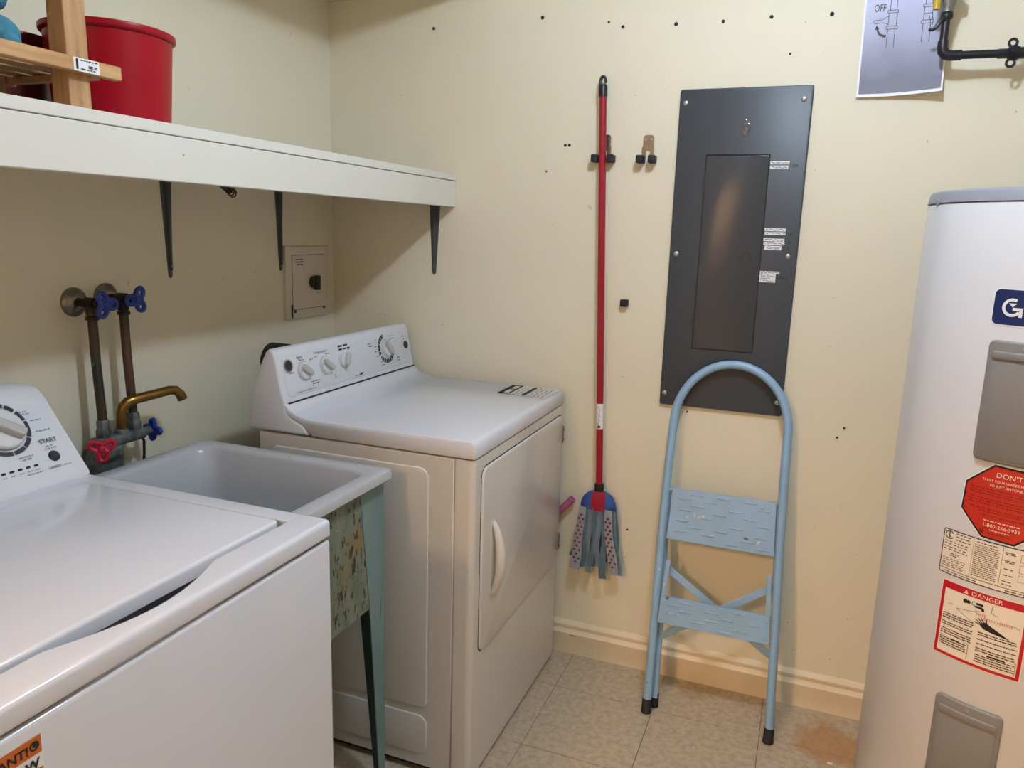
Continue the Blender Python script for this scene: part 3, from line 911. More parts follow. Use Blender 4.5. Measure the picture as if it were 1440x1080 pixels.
for u0, u1, v, h in ((-1.385, -1.368, 0.158, 0.0025), (-1.357, -1.338, 0.142, 0.0025), (-1.357, -1.336, 0.137, 0.0025), (-1.345, -1.322, 0.122, 0.0025), (-1.345, -1.315, 0.099, 0.0025), (-1.352, -1.33, 0.079, 0.0025),
                     (-1.343, -1.325, 0.066, 0.0025), (-1.347, -1.322, 0.061, 0.0025), (-1.40, -1.372, 0.0565, 0.0025), (-1.395, -1.375, 0.051, 0.003), (-1.328, -1.31, 0.0235, 0.0015), (-1.40, -1.37, 0.0225, 0.0018)):
    dashes(b, fwl, u0, u1, v, h, 0.001, rr_, 0.85)
part('small_print', b, FAINT, wcon)
# sticker on the front
fx = Frame((WF_, 0, 0), (0, 1, 0), (0, 0, 1))
b = BM(); poly(b, rect(-1.955, 0.78, -1.8135, 0.869), fx, 0.0005); sk = part('sticker', b, PAPER, wm, 'orange and white sticker')
b = BM(); poly(b, rect(-1.954, 0.8475, -1.8145, 0.868), fx, 0.0009); poly(b, rect(-1.954, 0.781, -1.8145, 0.830), fx, 0.0009); part('orange_band', b, ORANGE, sk)
b = BM()
text(b, 'IMPORTANT!', 0.0142, fx, -1.829, 0.852, 'RIGHT', 0.0013, bold=0.0004)
text(b, 'NOW', 0.015, fx, -1.8185, 0.8325, 'RIGHT', 0.0013, bold=0.0005)
arc(b, -1.8225, 0.858, 0.0055, 0.0035, 0, 360, fx, 0.0013, 16); poly(b, circ(-1.8215, 0.859, 0.0032, 12), fx, 0.0014)
part('lettering', b, INK, sk)

# ------------------------------------------------------------------ laundry sink
sk_ = thing('laundry_sink', 'white laundry basin on teal metal legs between washer and dryer', 'sink', (0.42, -1.035, 0))
X0, X1, Y0, Y1 = 0.138, 0.704, -1.264, -0.797
def rl(x0, x1, y0, y1, r, z, n=6): return [(p[0], p[1], z) for p in rrect(x0, y0, x1, y1, r, n)]
b = BM()
loft(b, [rl(X0+0.025, X1-0.025, Y0+0.025, Y1-0.025, 0.03, 0.80), rl(X0+0.02, X1-0.02, Y0+0.02, Y1-0.02, 0.03, 0.820), rl(X0+0.004, X1-0.004, Y0+0.004, Y1-0.004, 0.014, 0.821), rl(X0, X1, Y0, Y1, 0.014, 0.825),
         rl(X0, X1, Y0, Y1, 0.014, 0.839), rl(X0+0.002, X1-0.002, Y0+0.002, Y1-0.002, 0.014, 0.844), rl(X0+0.007, X1-0.007, Y0+0.007, Y1-0.007, 0.014, 0.846),
         rl(X0+0.035, X1-0.036, Y0+0.035, Y1-0.036, 0.05, 0.846), rl(X0+0.041, X1-0.042, Y0+0.041, Y1-0.042, 0.052, 0.843), rl(X0+0.045, X1-0.046, Y0+0.045, Y1-0.046, 0.056, 0.836),
         rl(X0+0.055, X1-0.056, Y0+0.055, Y1-0.056, 0.06, 0.76), rl(X0+0.065, X1-0.066, Y0+0.065, Y1-0.066, 0.07, 0.62), rl(X0+0.09, X1-0.09, Y0+0.085, Y1-0.085, 0.075, 0.545), rl(X0+0.13, X1-0.13, Y0+0.12, Y1-0.12, 0.075, 0.53)], False, True)
loft(b, [rl(X0+0.03, X1-0.03, Y0+0.03, Y1-0.03, 0.05, 0.815), rl(X0+0.05, X1-0.05, Y0+0.05, Y1-0.05, 0.07, 0.62), rl(X0+0.08, X1-0.08, Y0+0.075, Y1-0.075, 0.08, 0.53), rl(X0+0.13, X1-0.13, Y0+0.12, Y1-0.12, 0.075, 0.515)], False, True)
part('basin', b, SINKW, sk_)
b = BM(); lathe(b, [(0.0, 0.0005), (0.02, 0.0005), (0.026, 0.003), (0.03, 0.001)], (0.42, -1.03, 0.53), n=20); part('drain', b, CHROME, sk_)
b = BM(); tube(b, [(0.42, -1.03, 0.52), (0.42, -1.03, 0.36), (0.40, -1.03, 0.33), (0.36, -1.03, 0.33), (0.33, -1.03, 0.36), (0.28, -1.03, 0.38), (0.06, -1.03, 0.38)], 0.02, 12); part('drain_pipe', b, GAPD, sk_)
XF = 0.682
def leg(front, right):
    """sheet-metal leg of L section: a tapering face and a tapering flange"""
    xo = XF if front else 0.16
    sx = -1 if front else 1
    yo = Y1-0.010 if right else Y0+0.010
    sy = -1 if right else 1
    b = BM()
    t = 0.003
    pts = [(yo, 0.004), (yo, 0.815), (yo+sy*0.100, 0.815), (yo+sy*0.062, 0.50), (yo+sy*0.022, 0.004)]
    prism(b, pts, 'x', xo, xo+sx*t)
    a = part('leg', b, TEAL, sk_)
    b = BM()
    pts = [(xo+sx*t, 0.004), (xo+sx*t, 0.815), (xo+sx*0.105, 0.815), (xo+sx*0.07, 0.50), (xo+sx*0.028, 0.004)]
    prism(b, pts, 'y', yo, yo+sy*t)
    part('leg_flange', b, DARKT, a)
    b = BM(); box(b, min(xo, xo+sx*0.026), max(xo, xo+sx*0.026), min(yo, yo+sy*0.024), max(yo, yo+sy*0.024), 0, 0.008, 0.002, 1)
    part('foot', b, GAPD, a)
for fr_ in (True, False):
    for rt in (True, False): leg(fr_, rt)
b = BM()
pts = [(Y1-0.112, 0.8145), (Y1-0.0765, 0.519), (Y0+0.0765, 0.519), (Y0+0.112, 0.8145)]
prism(b, pts, 'x', XF-0.004, XF-0.0005)
part('apron', b, APRON, sk_, 'chipped green painted apron')

# ------------------------------------------------------------------ laundry faucet with supply pipes
lf = thing('laundry_faucet', 'old laundry faucet with brass spout, tarnished pipes and blue valve handles on left wall', 'faucet', (0.0, -0.99, 0.84))
def handle(O, A, r, m, parent, lobes=3, name='handle', ph=0.0, label=None):
    """lobed valve wheel with holes: ring of tube loops round a hub"""
    O = V(O); A = V(A).normalized(); X = V((0, 0, 1)); X = (X-A*X.dot(A)).normalized(); Y = A.cross(X)
    b = BM()
    lathe(b, [(0.007, -0.006), (0.009, 0.0), (0.008, 0.006), (0.004, 0.008)], O, A, 12)
    pts = []
    for k in range(36):
        a = 2*PI*k/36
        rr = r*(0.66+0.34*math.cos(lobes*a))
        rr = max(rr, r*0.42)
        pts.append(O+(X*math.cos(a+ph)+Y*math.sin(a+ph))*rr)
    tube(b, pts, 0.0056, 8, True)
    lathe(b, [(r*0.5, -0.003), (r*0.55, 0.0), (r*0.5, 0.003), (0, 0.004)], O, A, 16)
    for k in range(lobes):
        a = 2*PI*k/lobes+PI/lobes+ph
        tube(b, [O, O+(X*math.cos(a)+Y*math.sin(a))*r*0.48], 0.0062, 8)
    return part(name, b, m, parent, label)
for y, z, r in ((-1.033, 1.211, 0.034), (-0.946, 1.216, 0.034)):
    b = BM()
    lathe(b, [(r, 0.0), (r, 0.003), (r*0.9, 0.008), (r*0.6, 0.015), (0.013, 0.019), (0.012, 0.019)], (0, y, z), (1, 0, 0), 28)
    part('escutcheon', b, DULLC, lf)
    b = BM()
    tube(b, [(0.002, y, z), (0.045, y, z)], 0.0095, 12)
    lathe(b, [(0.0125, -0.014), (0.0135, -0.012), (0.0135, 0.012), (0.0125, 0.014)], (0.055, y, z), (1, 0, 0), 14)
    tube(b, [(0.055, y, z), (0.055, y, z-0.028)], [0.0125, 0.0125], 12)
    lathe(b, [(0.0145, 0), (0.0145, 0.008), (0.0105, 0.009)], (0.055, y, z-0.03), (0, 0, -1), 8)
    tube(b, [(0.066, y, z), (0.094, y, z)], 0.007, 10)
    lathe(b, [(0.0105, 0), (0.0105, 0.011), (0.009, 0.012)], (0.07, y, z), (1, 0, 0), 6)
    vb = part('stop_valve', b, BRONZE, lf)
    handle((0.1, y, z), (1, 0, 0), 0.03, HBLUE, lf, 3, 'valve_handle', 0.5 if y < -1 else -0.5, 'blue valve handle')
    b = BM()
    tube(b, [(0.055, y, z-0.035), (0.056, y, 1.08), (0.062, y-0.001, 0.98), (0.064, y-0.001, 0.93)], 0.0105, 12)
    part('supply_pipe', b, COPPER, lf)
    b = BM()
    lathe(b, [(0.015, 0), (0.0165, 0.004), (0.0165, 0.018), (0.014, 0.024), (0.014, 0.04), (0.012, 0.044)], (0.064, y-0.001, 0.896), (0, 0, 1), 8)
    part('pipe_coupling', b, ZINC, lf)
b = BM()
box(b, 0.045, 0.085, -1.062, -0.925, 0.872, 0.9, 0.009, 3)
box(b, 0.04, 0.09, -1.055, -1.0, 0.845, 0.876, 0.010, 3)
box(b, 0.02, 0.075, -1.055, -0.985, 0.80, 0.862, 0.012, 3)
box(b, 0.0, 0.03, -1.045, -0.995, 0.80, 0.86, 0.006, 2)
lathe(b, [(0.016, 0), (0.016, 0.012), (0.013, 0.016)], (0.07, -0.99, 0.896), (0, 0, 1), 14)
tube(b, [(0.07, -0.93, 0.886), (0.07, -0.905, 0.886)], [0.013, 0.009], 12)
lathe(b, [(0.0115, 0), (0.0115, 0.009)], (0.07, -0.917, 0.886), (0, 1, 0), 6)
tube(b, [(0.08, -1.05, 0.886), (0.105, -1.072, 0.886)], [0.012, 0.008], 12)
part('faucet_body', b, ZINC, lf)
b = BM()
sp = [(0.072, -0.99, 0.905), (0.074, -0.99, 0.945), (0.076, -0.986, 0.962), (0.08, -0.975, 0.973), (0.086, -0.955, 0.977), (0.096, -0.90, 0.981), (0.102, -0.868, 0.984), (0.105, -0.850, 0.981), (0.108, -0.839, 0.970), (0.110, -0.834, 0.956)]
tube(b, sp, [0.0125, 0.0125, 0.0125, 0.0125, 0.0122, 0.0118, 0.0115, 0.0118, 0.012, 0.0125], 14)
part('spout', b, BRASS, lf)
handle((0.07, -0.897, 0.886), (0, 1, 0), 0.026, HBLUE, lf, 4, 'valve_handle', 0.1, 'small blue cold handle')
handle((0.116, -1.085, 0.889), (1, -0.75, 0), 0.028, HRED, lf, 3, 'valve_handle', PI, 'red hot handle')
b = BM(); tube(b, [(0.06, -0.935, 0.874), (0.062, -0.925, 0.872), (0.064, -0.92, 0.862), (0.064, -0.922, 0.83), (0.064, -0.925, 0.81)], 0.0035, 8); part('drip_tube', b, IRON, lf)

# ------------------------------------------------------------------ switch box on the left wall
sb = thing('switch_box', 'small cream switch cover plate with black knob on left wall above dryer', 'switch box', (0, -0.16, 1.1))
fb = Frame((0, 0, 0), (0, 1, 0), (0, 0, 1))     # normal +x
b = BM(); plate(b, rrect(-0.277, 1.098, -0.046, 1.331, 0.004, 3), fb, 0.012, 0.003, 2); part('cover_plate', b, BOXW, sb)
b = BM(); plate(b, rect(-0.248, 1.126, -0.070, 1.304), fb, 0.0004, base=0.012); part('door_gap', b, GAPD, sb)
b = BM(); plate(b, rrect(-0.2465, 1.1275, -0.0700, 1.3025, 0.002, 2), fb, 0.003, 0.001, 1, base=0.012); sd = part('door', b, BOXW, sb)
b = BM(); lathe(b, [(0.019, 0), (0.018, 0.016), (0.015, 0.018), (0, 0.018)], (0.015, -0.143, 1.213), (1, 0, 0), 20)
box(b, 0.022, 0.044, -0.150, -0.134, 1.187, 1.236, 0.004, 2)
part('knob', b, BLACKP, sd)
b = BM()
for z, u0, u1 in ((1.287, -0.232, -0.187), (1.279, -0.232, -0.187), (1.271, -0.224, -0.194)): dashes(b, fb, u0, u1, z, 0.0035, 0.0156, random, 0.95, None, 0.008, 0.016)
dashes(b, fb, -0.122, -0.11, 1.175, 0.003, 0.0156)
part('lettering', b, INK, sd)
for y, z in ((-0.236, 1.121), (-0.078, 1.124)):
    b = BM(); lathe(b, [(0.005, 0), (0.004, 0.003), (0, 0.0035)], (0.012, y, z), (1, 0, 0), 10); part('screw', b, IRON, sb)
b = BM(); box(b, 0.011, 0.016, -0.256, -0.250, 1.10, 1.145, 0.002, 1)
part('latch', b, IRON, sb)

# ------------------------------------------------------------------ wall shelf
SX = 0.473
sh = thing('wall_shelf', 'long cream painted wall shelf with deep front board on grey brackets', 'shelf', (0.24, -1.0, 1.47))
b = BM(); box(b, 0, SX, -2.6, -0.0005, 1.553, 1.573, 0.0015, 1); part('shelf_board', b, SHELFW, sh)
b = BM(); box(b, SX-0.02, SX, -2.6, -0.0005, 1.471, 1.5515, 0.0015, 1); part('front_board', b, SHELFW, sh)
b = BM(); box(b, 0, 0.02, -2.6, -0.021, 1.515, 1.552, 0.001, 1); part('cleat', b, SHELFW, sh)
b = BM(); box(b, 0.0, SX-0.021, -0.02, 0, 1.53, 1.552, 0.001, 1); part('cleat', b, SHELFW, sh)
def bracket(fr, L, d, w=0.04):
    """stamped steel shelf bracket: tapering upright and arm with a raised spine and a curved web; fr: u across, v up, n off the wall"""
    b = BM()
    t = bmesh.new()
    plate(t, [(-w/2, 0), (-w/2*0.92, -0.02), (-0.0065, -L+0.006), (-0.003, -L), (0.003, -L), (0.0065, -L+0.006), (w/2*0.92, -0.02), (w/2, 0)], fr, 0.0025, 0.0008, 1)
    plate(t, [(-0.006, 0), (-0.002, -L+0.02), (0.002, -L+0.02), (0.006, 0)], fr, 0.010, 0.003, 2, base=0.0)
    merge(b, t)
    # arm along the underside of the shelf
    fa = Frame(fr(0, -0.001, 0), fr.U, fr.N)
    for pts, th in (([(-w/2, 0.002), (-0.007, d-0.005), (0.007, d-0.005), (w/2, 0.002)], 0.0025), ([(-0.006, 0.002), (-0.002, d-0.02), (0.002, d-0.02), (0.006, 0.002)], 0.009)):
        tt = bmesh.new()
        f = tt.faces.new([tt.verts.new((p[0], p[1], 0)) for p in pts])
        r = bmesh.ops.extrude_face_region(tt, geom=[f])
        for g in r['geom']:
            if isinstance(g, bmesh.types.BMVert): g.co.z = -th
        for v in tt.verts:
            v.co = fr(v.co.x, v.co.z, v.co.y)
        merge(b, tt)
    return b
for y, L in ((-0.7415, 0.276), (-0.289, 0.274)):
    o = part('bracket', bracket(Frame((0.0, y, 1.53 if False else 1.529), (0, 1, 0), (0, 0, 1)), L, 0.40), BRKT, sh)
    b = BM(); lathe(b, [(0.004, 0), (0.003, 0.003), (0, 0.003)], (0.0095, y, 1.529-L+0.03), (1, 0, 0), 8); part('screw', b, SCREW, o)
part('bracket', bracket(Frame((0.3985, 0.0, 1.529), (1, 0, 0), (0, 0, 1)), 0.279, 0.2, 0.046), BRKT, sh)

# ------------------------------------------------------------------ things on the shelf
ZS = 1.5735
def tub(name, c, z, r, h, m, label):
    o = thing(name, label, 'tub', (c[0], c[1], z))
    b = BM()
    k = 0.86
    lathe(b, [(0, 0), (r*k-0.004, 0), (r*k, 0.004), (r*0.945, h-0.012), (r*0.95, h-0.012), (r*0.97, h-0.012), (r, h-0.009), (r*1.005, h-0.004), (r, h), (r*0.97, h+0.0015), (r*0.93, h-0.002), (r*0.925, h-0.012), (r*k-0.004, 0.006), (0, 0.004)], (c[0], c[1], z), n=64, close=False)
    part('shell', b, m, o)
    return o
tub('plastic_tub', (0.294, -1.149), ZS, 0.1165, 0.172, REDT, 'bright red plastic tub with rolled rim on the wall shelf')
tub('plastic_tub', (0.0985, -1.226), ZS, 0.094, 0.158, REDD, 'dull red plastic tub partly hidden behind the pine rack')
rk = thing('pine_rack', 'unfinished pine slatted rack with white sticker standing on the wall shelf', 'rack', (0.40, -1.5, ZS))
for y0 in (-1.372, -1.83):
    for x0 in (0.412, 0.215):
        b = BM(); box(b, x0, x0+0.037, y0, y0+0.041, ZS, 2.02, 0.0015, 1); part('post', b, WOODV, rk)
b = BM(); box(b, 0.4495, 0.466, -1.90, -1.283, 1.6275, 1.6495, 0.0015, 1); rail = part('rail', b, WOOD, rk)
b = BM(); box(b, 0.198, 0.2145, -1.90, -1.283, 1.6275, 1.6495, 0.0015, 1); part('rail', b, WOOD, rk)
for k in range(5):
    xa = 0.2195+k*0.0455
    b = BM(); box(b, xa, xa+0.034, -1.90, -1.285, 1.636, 1.6445, 0.001, 1); part('slat', b, WOOD, rk)
for y in (-1.331, -1.789):
    b = BM(); box(b, 0.2155, 0.4485, y+0.002, y+0.02, 1.6245, 1.6355, 0.001, 1); part('cross_rail', b, WOOD, rk)
fr = Frame((0.4661, 0, 0), (0, 1, 0), (0, 0, 1))
b = BM(); poly(b, rect(-1.3745, 1.6285, -1.3275, 1.6485), fr, 0.0004); sl = part('sticker', b, PAPER, rail, 'white barcode sticker')
b = BM()
poly(b, rect(-1.3705, 1.631, -1.3665, 1.6465), fr, 0.0008)
for v, u0, u1 in ((1.6445, -1.362, -1.33), (1.6375, -1.348, -1.331), (1.635, -1.348, -1.331), (1.6315, -1.362, -1.332)): dashes(b, fr, u0, u1, v, 0.0018, 0.0008)
sp_ = part('sticker_print', b, INK, rail)
# seated plush toy, only its limbs reach into the picture
pl = thing('plush_toy', 'sky blue plush toy sitting on the pine rack at the picture edge', 'toy', (0.33, -1.46, 1.646))
b = BM()
ball(b, V((0.325, -1.492, 1.705)), 0.062, (0.9, 1, 1.05)); ball(b, V((0.325, -1.492, 1.81)), 0.058, (0.95, 1.05, 0.95))
for s in (-1, 1): ball(b, V((0.325, -1.492+s*0.045, 1.86)), 0.02, (0.6, 1, 1))
part('body', b, PLUSH, pl)
def rotz(a): return Matrix.Rotation(a, 4, 'Z')
for s in (-1, 1):
    b = BM(); ball(b, V((0.365, -1.492+s*0.068, 1.6755)), 0.0305, (1.15, 1.0, 0.98), rotz(s*0.5)); ball(b, V((0.394, -1.492+s*0.066, 1.661)), 0.019, (1.0, 0.9, 0.85), rotz(s*0.5)); part('leg', b, PLUSH, pl)
    b = BM(); ball(b, V((0.345, -1.492+s*0.082, 1.748)), 0.025, (0.85, 0.8, 1.3), Matrix.Rotation(s*0.35, 4, 'X')); part('arm', b, PLUSH, pl)

# spring hanging under the shelf
b = BM()
pts = [(0.33+0.010*math.cos(a*0.9), -0.905+0.0022*a*0.36, 1.487+0.010*math.sin(a*0.9)-0.0005*a) for a in range(0, 46)]
tube(b, pts, 0.0017, 6)
tube(b, [(0.33, -0.905, 1.49), (0.33, -0.908, 1.52), (0.325, -0.908, 1.5525)], 0.0017, 6)
solo('wire_spring', b, RUSTY, 'small rusty wire spring hanging under the wall shelf', 'spring', (0.33, -0.89, 1.487))

# black vent elbow behind the dryer
b = BM()
tube(b, [(0.0, -0.345, 0.975), (0.06, -0.345, 0.975), (0.11, -0.345, 0.965), (0.135, -0.345, 0.94), (0.148, -0.345, 0.89), (0.15, -0.345, 0.8), (0.15, -0.345, 0.4)], 0.057, 18)
solo('vent_duct', b, RUBBER, 'black vent duct behind the dryer console against the left wall', 'duct', (0.1, -0.345, 0.95))

# ------------------------------------------------------------------ electrical panel
ep = thing('breaker_panel', 'tall dark grey electrical panel cover with hinged door on the back wall', 'panel', (1.35, 0, 0.9))
fbk = Frame((0, 0, 0), (1, 0, 0), (0, 0, 1))     # normal -y
b = BM(); plate(b, rrect(1.1765, 0.8955, 1.530, 1.8055, 0.006, 3), fbk, 0.012, 0.003, 2); part('cover', b, PANEL, ep)
b = BM(); plate(b, rect(1.2605, 1.073, 1.4345, 1.6275), fbk, 0.0004, base=0.012); part('door_gap', b, INK, ep)
b = BM(); plate(b, rrect(1.263, 1.0755, 1.432, 1.6245, 0.002, 2), fbk, 0.003, 0.0015, 2, base=0.012); pd = part('door', b, PANELD, ep)
b = BM(); box(b, 1.262, 1.434, -0.017, -0.012, 1.6255, 1.6275); part('door_lip', b, INK, ep)
for z in (1.545, 1.155):
    b = BM(); tube(b, [(1.2595, -0.015, z-0.024), (1.2595, -0.015, z+0.024)], 0.0035, 8); part('hinge', b, PANEL, pd)
b = BM()
tube(b, [(1.395+0.013*math.cos(2*PI*k/28), -0.0153, 1.343+0.0155*math.sin(2*PI*k/28)) for k in range(28)], 0.0014, 6, True)
part('latch_ring', b, PANELD, pd)
for x, z in ((1.193, 1.768), (1.507, 1.77), (1.196, 1.348), (1.505, 1.352), (1.190, 0.932), (1.515, 0.935)):
    b = BM(); lathe(b, [(0.0075, 0), (0.007, 0.002), (0.004, 0.0035), (0, 0.0035)], (x, -0.012, z), (0, -1, 0), 14); part('screw', b, SCREW, ep)
b = BM()
for dx, dz, r in ((-.003, .012, .010), (.004, -.001, .012), (-.001, -.014, .009), (.007, .010, .007)):
    ball(b, V((1.362+dx, -0.0115, 1.70+dz)), r, (1, 0.2, 1.2), seg=24)
part('highlight_bump', b, PANELG, ep, kind='stuff')  # glossy bumps added to catch a highlight from the ceiling bulb
rr_ = random.Random(8)
strips = [(1.436, 1.6005, 1.486, 1.609), (1.436, 1.589, 1.486, 1.5975), (1.437, 1.4205, 1.493, 1.4285), (1.438, 1.4105, 1.493, 1.4185), (1.4365, 1.3925, 1.492, 1.4005), (1.4375, 1.3825, 1.493, 1.3905), (1.4405, 1.3685, 1.486, 1.3805), (1.434, 1.3025, 1.487, 1.3095), (1.434, 1.2785, 1.478, 1.3015)]
bi = BM()
for q in strips:
    b = BM(); poly(b, rect(*q), fbk, 0.0124); part('label_strip', b, PAPER, ep, 'white handwritten label strip')
    h = q[3]-q[1]
    if q == strips[6]: text(bi, 'Garage', 0.0115, fbk, (q[0]+q[2])/2, q[1]+0.003, off=0.0128, shear=0.2)
    elif q == strips[8]:
        text(bi, 'Top Floor', 0.009, fbk, q[0]+0.002, q[3]-0.008, 'LEFT', 0.0128, 0.15)
        scribble(bi, fbk, q[0]+0.003, q[2]-0.012, q[3]-0.0125, 0.005, 0.0006, 0.0128, rr_); scribble(bi, fbk, q[0]+0.003, q[2]-0.003, q[3]-0.0185, 0.005, 0.0006, 0.0128, rr_)
    else: scribble(bi, fbk, q[0]+0.003, q[2]-0.003, q[1]+h*0.5, h*0.62, 0.00065, 0.0128, rr_)
for x, z, s in ((1.499, 1.594, '3/4'), (1.502, 1.409, '16'), (1.503, 1.387, '8'), (1.501, 1.37, '9'), (1.492, 1.288, '10/12')):
    text(bi, s, 0.012, fbk, x+0.002, z, off=0.0128)
part('handwriting', bi, INK, ep)

# ------------------------------------------------------------------ broom clips and mop
def clip(x, z, spread, label, rubber=True):
    o = thing('tool_clip', label, 'clip', (x, 0, z))
    b = BM()
    fr = Frame((x, 0, z), (1, 0, 0), (0, 0, 1))
    plate(b, rrect(-0.016, 0.0, 0.016, 0.045, 0.009, 4), fr, 0.002, 0.0008, 1)
    for s in (-1, 1): plate(b, rrect(s*0.012-0.006, -0.036, s*0.012+0.006, 0.012, 0.003, 2), fr, 0.0015, 0.0005, 1, base=0.002)
    part('steel_plate', b, DULLC, o)
    for s in (-1, 1):
        b = BM(); lathe(b, [(0.003, 0), (0.0025, 0.0015), (0, 0.0015)], (x+s*0.0085, -0.002, z+0.033), (0, -1, 0), 8)
        part('screw', b, SCREW, o)
    for s in (-1, 1):
        b = BM(); box(b, x+s*spread-0.010, x+s*spread+0.010, -0.04, -0.001, z-0.036, z-0.014, 0.003, 2); part('rubber_jaw', b, RUBBER, o)
    return o
clip(0.9635, 1.643, 0.0235, 'steel spring clip with black jaws gripping the red mop handle')
clip(1.092, 1.640, 0.0175, 'empty steel spring clip with black jaws between mop and grey panel')
b = BM(); box(b, 1.038, 1.0615, -0.022, 0, 1.184, 1.206, 0.003, 2)
solo('rubber_block', b, RUBBER, 'small black rubber block stuck on the wall right of mop handle', 'block', (1.05, 0, 1.195))

mp_ = thing('mop', 'red handled mop with blue cap and pale cloth strips hanging on back wall', 'mop', (1.008, -0.032, 0.33))
mt, mb_ = V((0.9535, -0.0285, 1.846)), V((1.0085, -0.034, 0.605))
md = (mb_-mt).normalized()
b = BM(); tube(b, [mt+md*0.05, mb_], 0.0108, 14); part('handle', b, MOPRED, mp_)
b = BM()
tube(b, [mt+md*0.055, mt+md*0.028, mt+md*0.022], [0.0128, 0.0128, 0.011], 14)
pts = []
for k in range(13):
    a = PI*k/12
    pts.append(mt+md*(0.014-0.0115*math.sin(a)*1.2)+V((-0.0075*math.cos(a), 0, 0)))
tube(b, [mt+md*0.026+V((-0.0075, 0, 0))]+pts+[mt+md*0.018+V((0.0085, 0, 0))], 0.0048, 8)
part('hanging_cap', b, BLACKP, mp_)
b = BM(); tube(b, [mb_-md*0.016, mb_+md*0.012], 0.0148, 16); part('collar', b, RUBBER, mp_)
b = BM()
hl = mt+md*(0.846-0.0-0.0)
p0 = mt+md*0.966; p1 = mt+md*1.046
tube(b, [p0, p1], 0.01105, 14, cap=False); hs = part('handle_label', b, PAPER, mp_, 'white paper label')
b = BM()
lf_ = Frame(p1+V((0, -0.0112, 0)), (1, 0, 0), (-md.x, 0, -md.z))
scribble(b, Frame(p1+V((0, -0.0113, 0.008)), (-md.x, 0, -md.z), (-1, 0, 0)), 0.0, 0.062, 0, 0.008, 0.0005, 0.0002)
poly(b, rect(-0.004, 0.003, 0.004, 0.011), Frame(p1+V((0, -0.0112, 0)), (1, 0, 0), (0, 0, 1)), 0.0003)
part('label_print', b, INK, hs)
hx, hy = 1.0085, -0.034
b = BM()
loops = []
for k, (hw, dp, z) in enumerate(((0.017, 0.014, 0.597), (0.034, 0.019, 0.590), (0.048, 0.023, 0.577), (0.056, 0.026, 0.56), (0.0585, 0.027, 0.543), (0.056, 0.026, 0.5405))):
    loops.append([(hx+hw*math.cos(2*PI*i/28), hy+dp*math.sin(2*PI*i/28), z) for i in range(28)])
loft(b, loops, True, True)
part('cap', b, MOPBLUE, mp_)
b = BM()
lo = []
for (hw, dp, z) in ((0.018, 0.0155, 0.5985), (0.022, 0.0205, 0.590), (0.0225, 0.0245, 0.577), (0.0225, 0.0275, 0.56), (0.0215, 0.0285, 0.539)):
    lo.append([(hx+0.004+hw*(-1+2*i/8), hy-dp*math.sqrt(max(0.0, 1-(0.33*(-1+2*i/8))**2)), z) for i in range(9)])
rows = [[b.verts.new(p) for p in L] for L in lo]
for a, c in zip(rows, rows[1:]):
    for i in range(8): b.faces.new((a[i], a[i+1], c[i+1], c[i]))
r_ = bmesh.ops.solidify(b, geom=b.faces[:], thickness=0.0015)
part('red_band', b, MOPREDC, mp_)
rr_ = random.Random(21)
def strip(x0, x1, y0, y1, ztop, zbot, wd, m, dots=False):
    """a hanging ribbon of cloth with a slight wave; dots are printed on it"""
    n = 10
    ph = rr_.uniform(0, 6)
    def P(t, s, o=0.0):
        e = t**1.4
        x = x0+(x1-x0)*e+0.007*math.sin(ph+t*6.5)*t
        y = y0+(y1-y0)*e+0.004*math.sin(ph*2+t*7)*t
        return V((x+s*wd*(0.8+0.3*t), y+0.004*math.cos(s*2.6+ph)-0.004-o, ztop+(zbot-ztop)*t))
    t = BM()
    rows = [[t.verts.new(P(i/n, s)) for s in (-0.5, -0.17, 0.17, 0.5)] for i in range(n+1)]
    for a, c in zip(rows, rows[1:]):
        for k in range(3): t.faces.new((a[k], a[k+1], c[k+1], c[k]))
    bmesh.ops.solidify(t, geom=t.faces[:], thickness=0.0018)
    b = BM(); merge(b, t)
    o = part('cloth_strip', b, m, mp_)
    if dots:
        b = BM()
        for i in range(2, 15):
            for s in ((-0.27, 0.27) if i % 2 else (-0.02,)):
                c = P(i/16, s, 0.0022)
                fr = Frame(c, (1, 0, 0), (0, 0, 1))
                poly(b, circ(0, 0, 0.0040, 9), fr, 0.0006)
        part('printed_dots', b, DOT, o)
for k in range(9):                            # back row
    u = -1+2*k/8
    strip(hx+u*0.05, hx+u*0.075+rr_.uniform(-.006, .006), -0.022, -0.014, 0.545, 0.345+rr_.uniform(-0.012, 0.02), 0.02, CLOTH2 if k % 2 else CLOTH)
for u0, u1, zb, wd, m, d in ((-0.044, -0.068, 0.330, 0.031, CLOTH3, True), (-0.016, -0.024, 0.322, 0.020, CLOTH, False), (-0.003, -0.004, 0.352, 0.018, CLOTH2, False), (0.012, 0.012, 0.346, 0.019, CLOTH, False), (0.026, 0.036, 0.312, 0.020, CLOTH2, False), (0.040, 0.064, 0.334, 0.031, CLOTH3, True)):
    strip(hx+u0, hx+u1, -0.056, -0.052, 0.547, zb, wd, m, d)
strip(hx-0.03, hx-0.04, -0.05, -0.046, 0.545, 0.336, 0.018, CLOTH2); strip(hx+0.054, hx+0.078, -0.045, -0.038, 0.543, 0.33, 0.02, CLOTH)

# pink tube stuck in the gap between dryer and wall
b = BM()
tube(b, [(0.80, -0.023, 0.415), (0.9165, -0.0235, 0.549)], 0.0115, 14, cap=True)
lathe(b, [(0.0125, 0), (0.0125, 0.006), (0.008, 0.0065), (0.008, 0.002), (0, 0.002)], (0.9155, -0.0235, 0.548), (0.656, 0, 0.754), 14)
solo('pink_tube', b, PINK, 'pink plastic tube end poking out between dryer and back wall', 'tube', (0.86, -0.0235, 0.48))

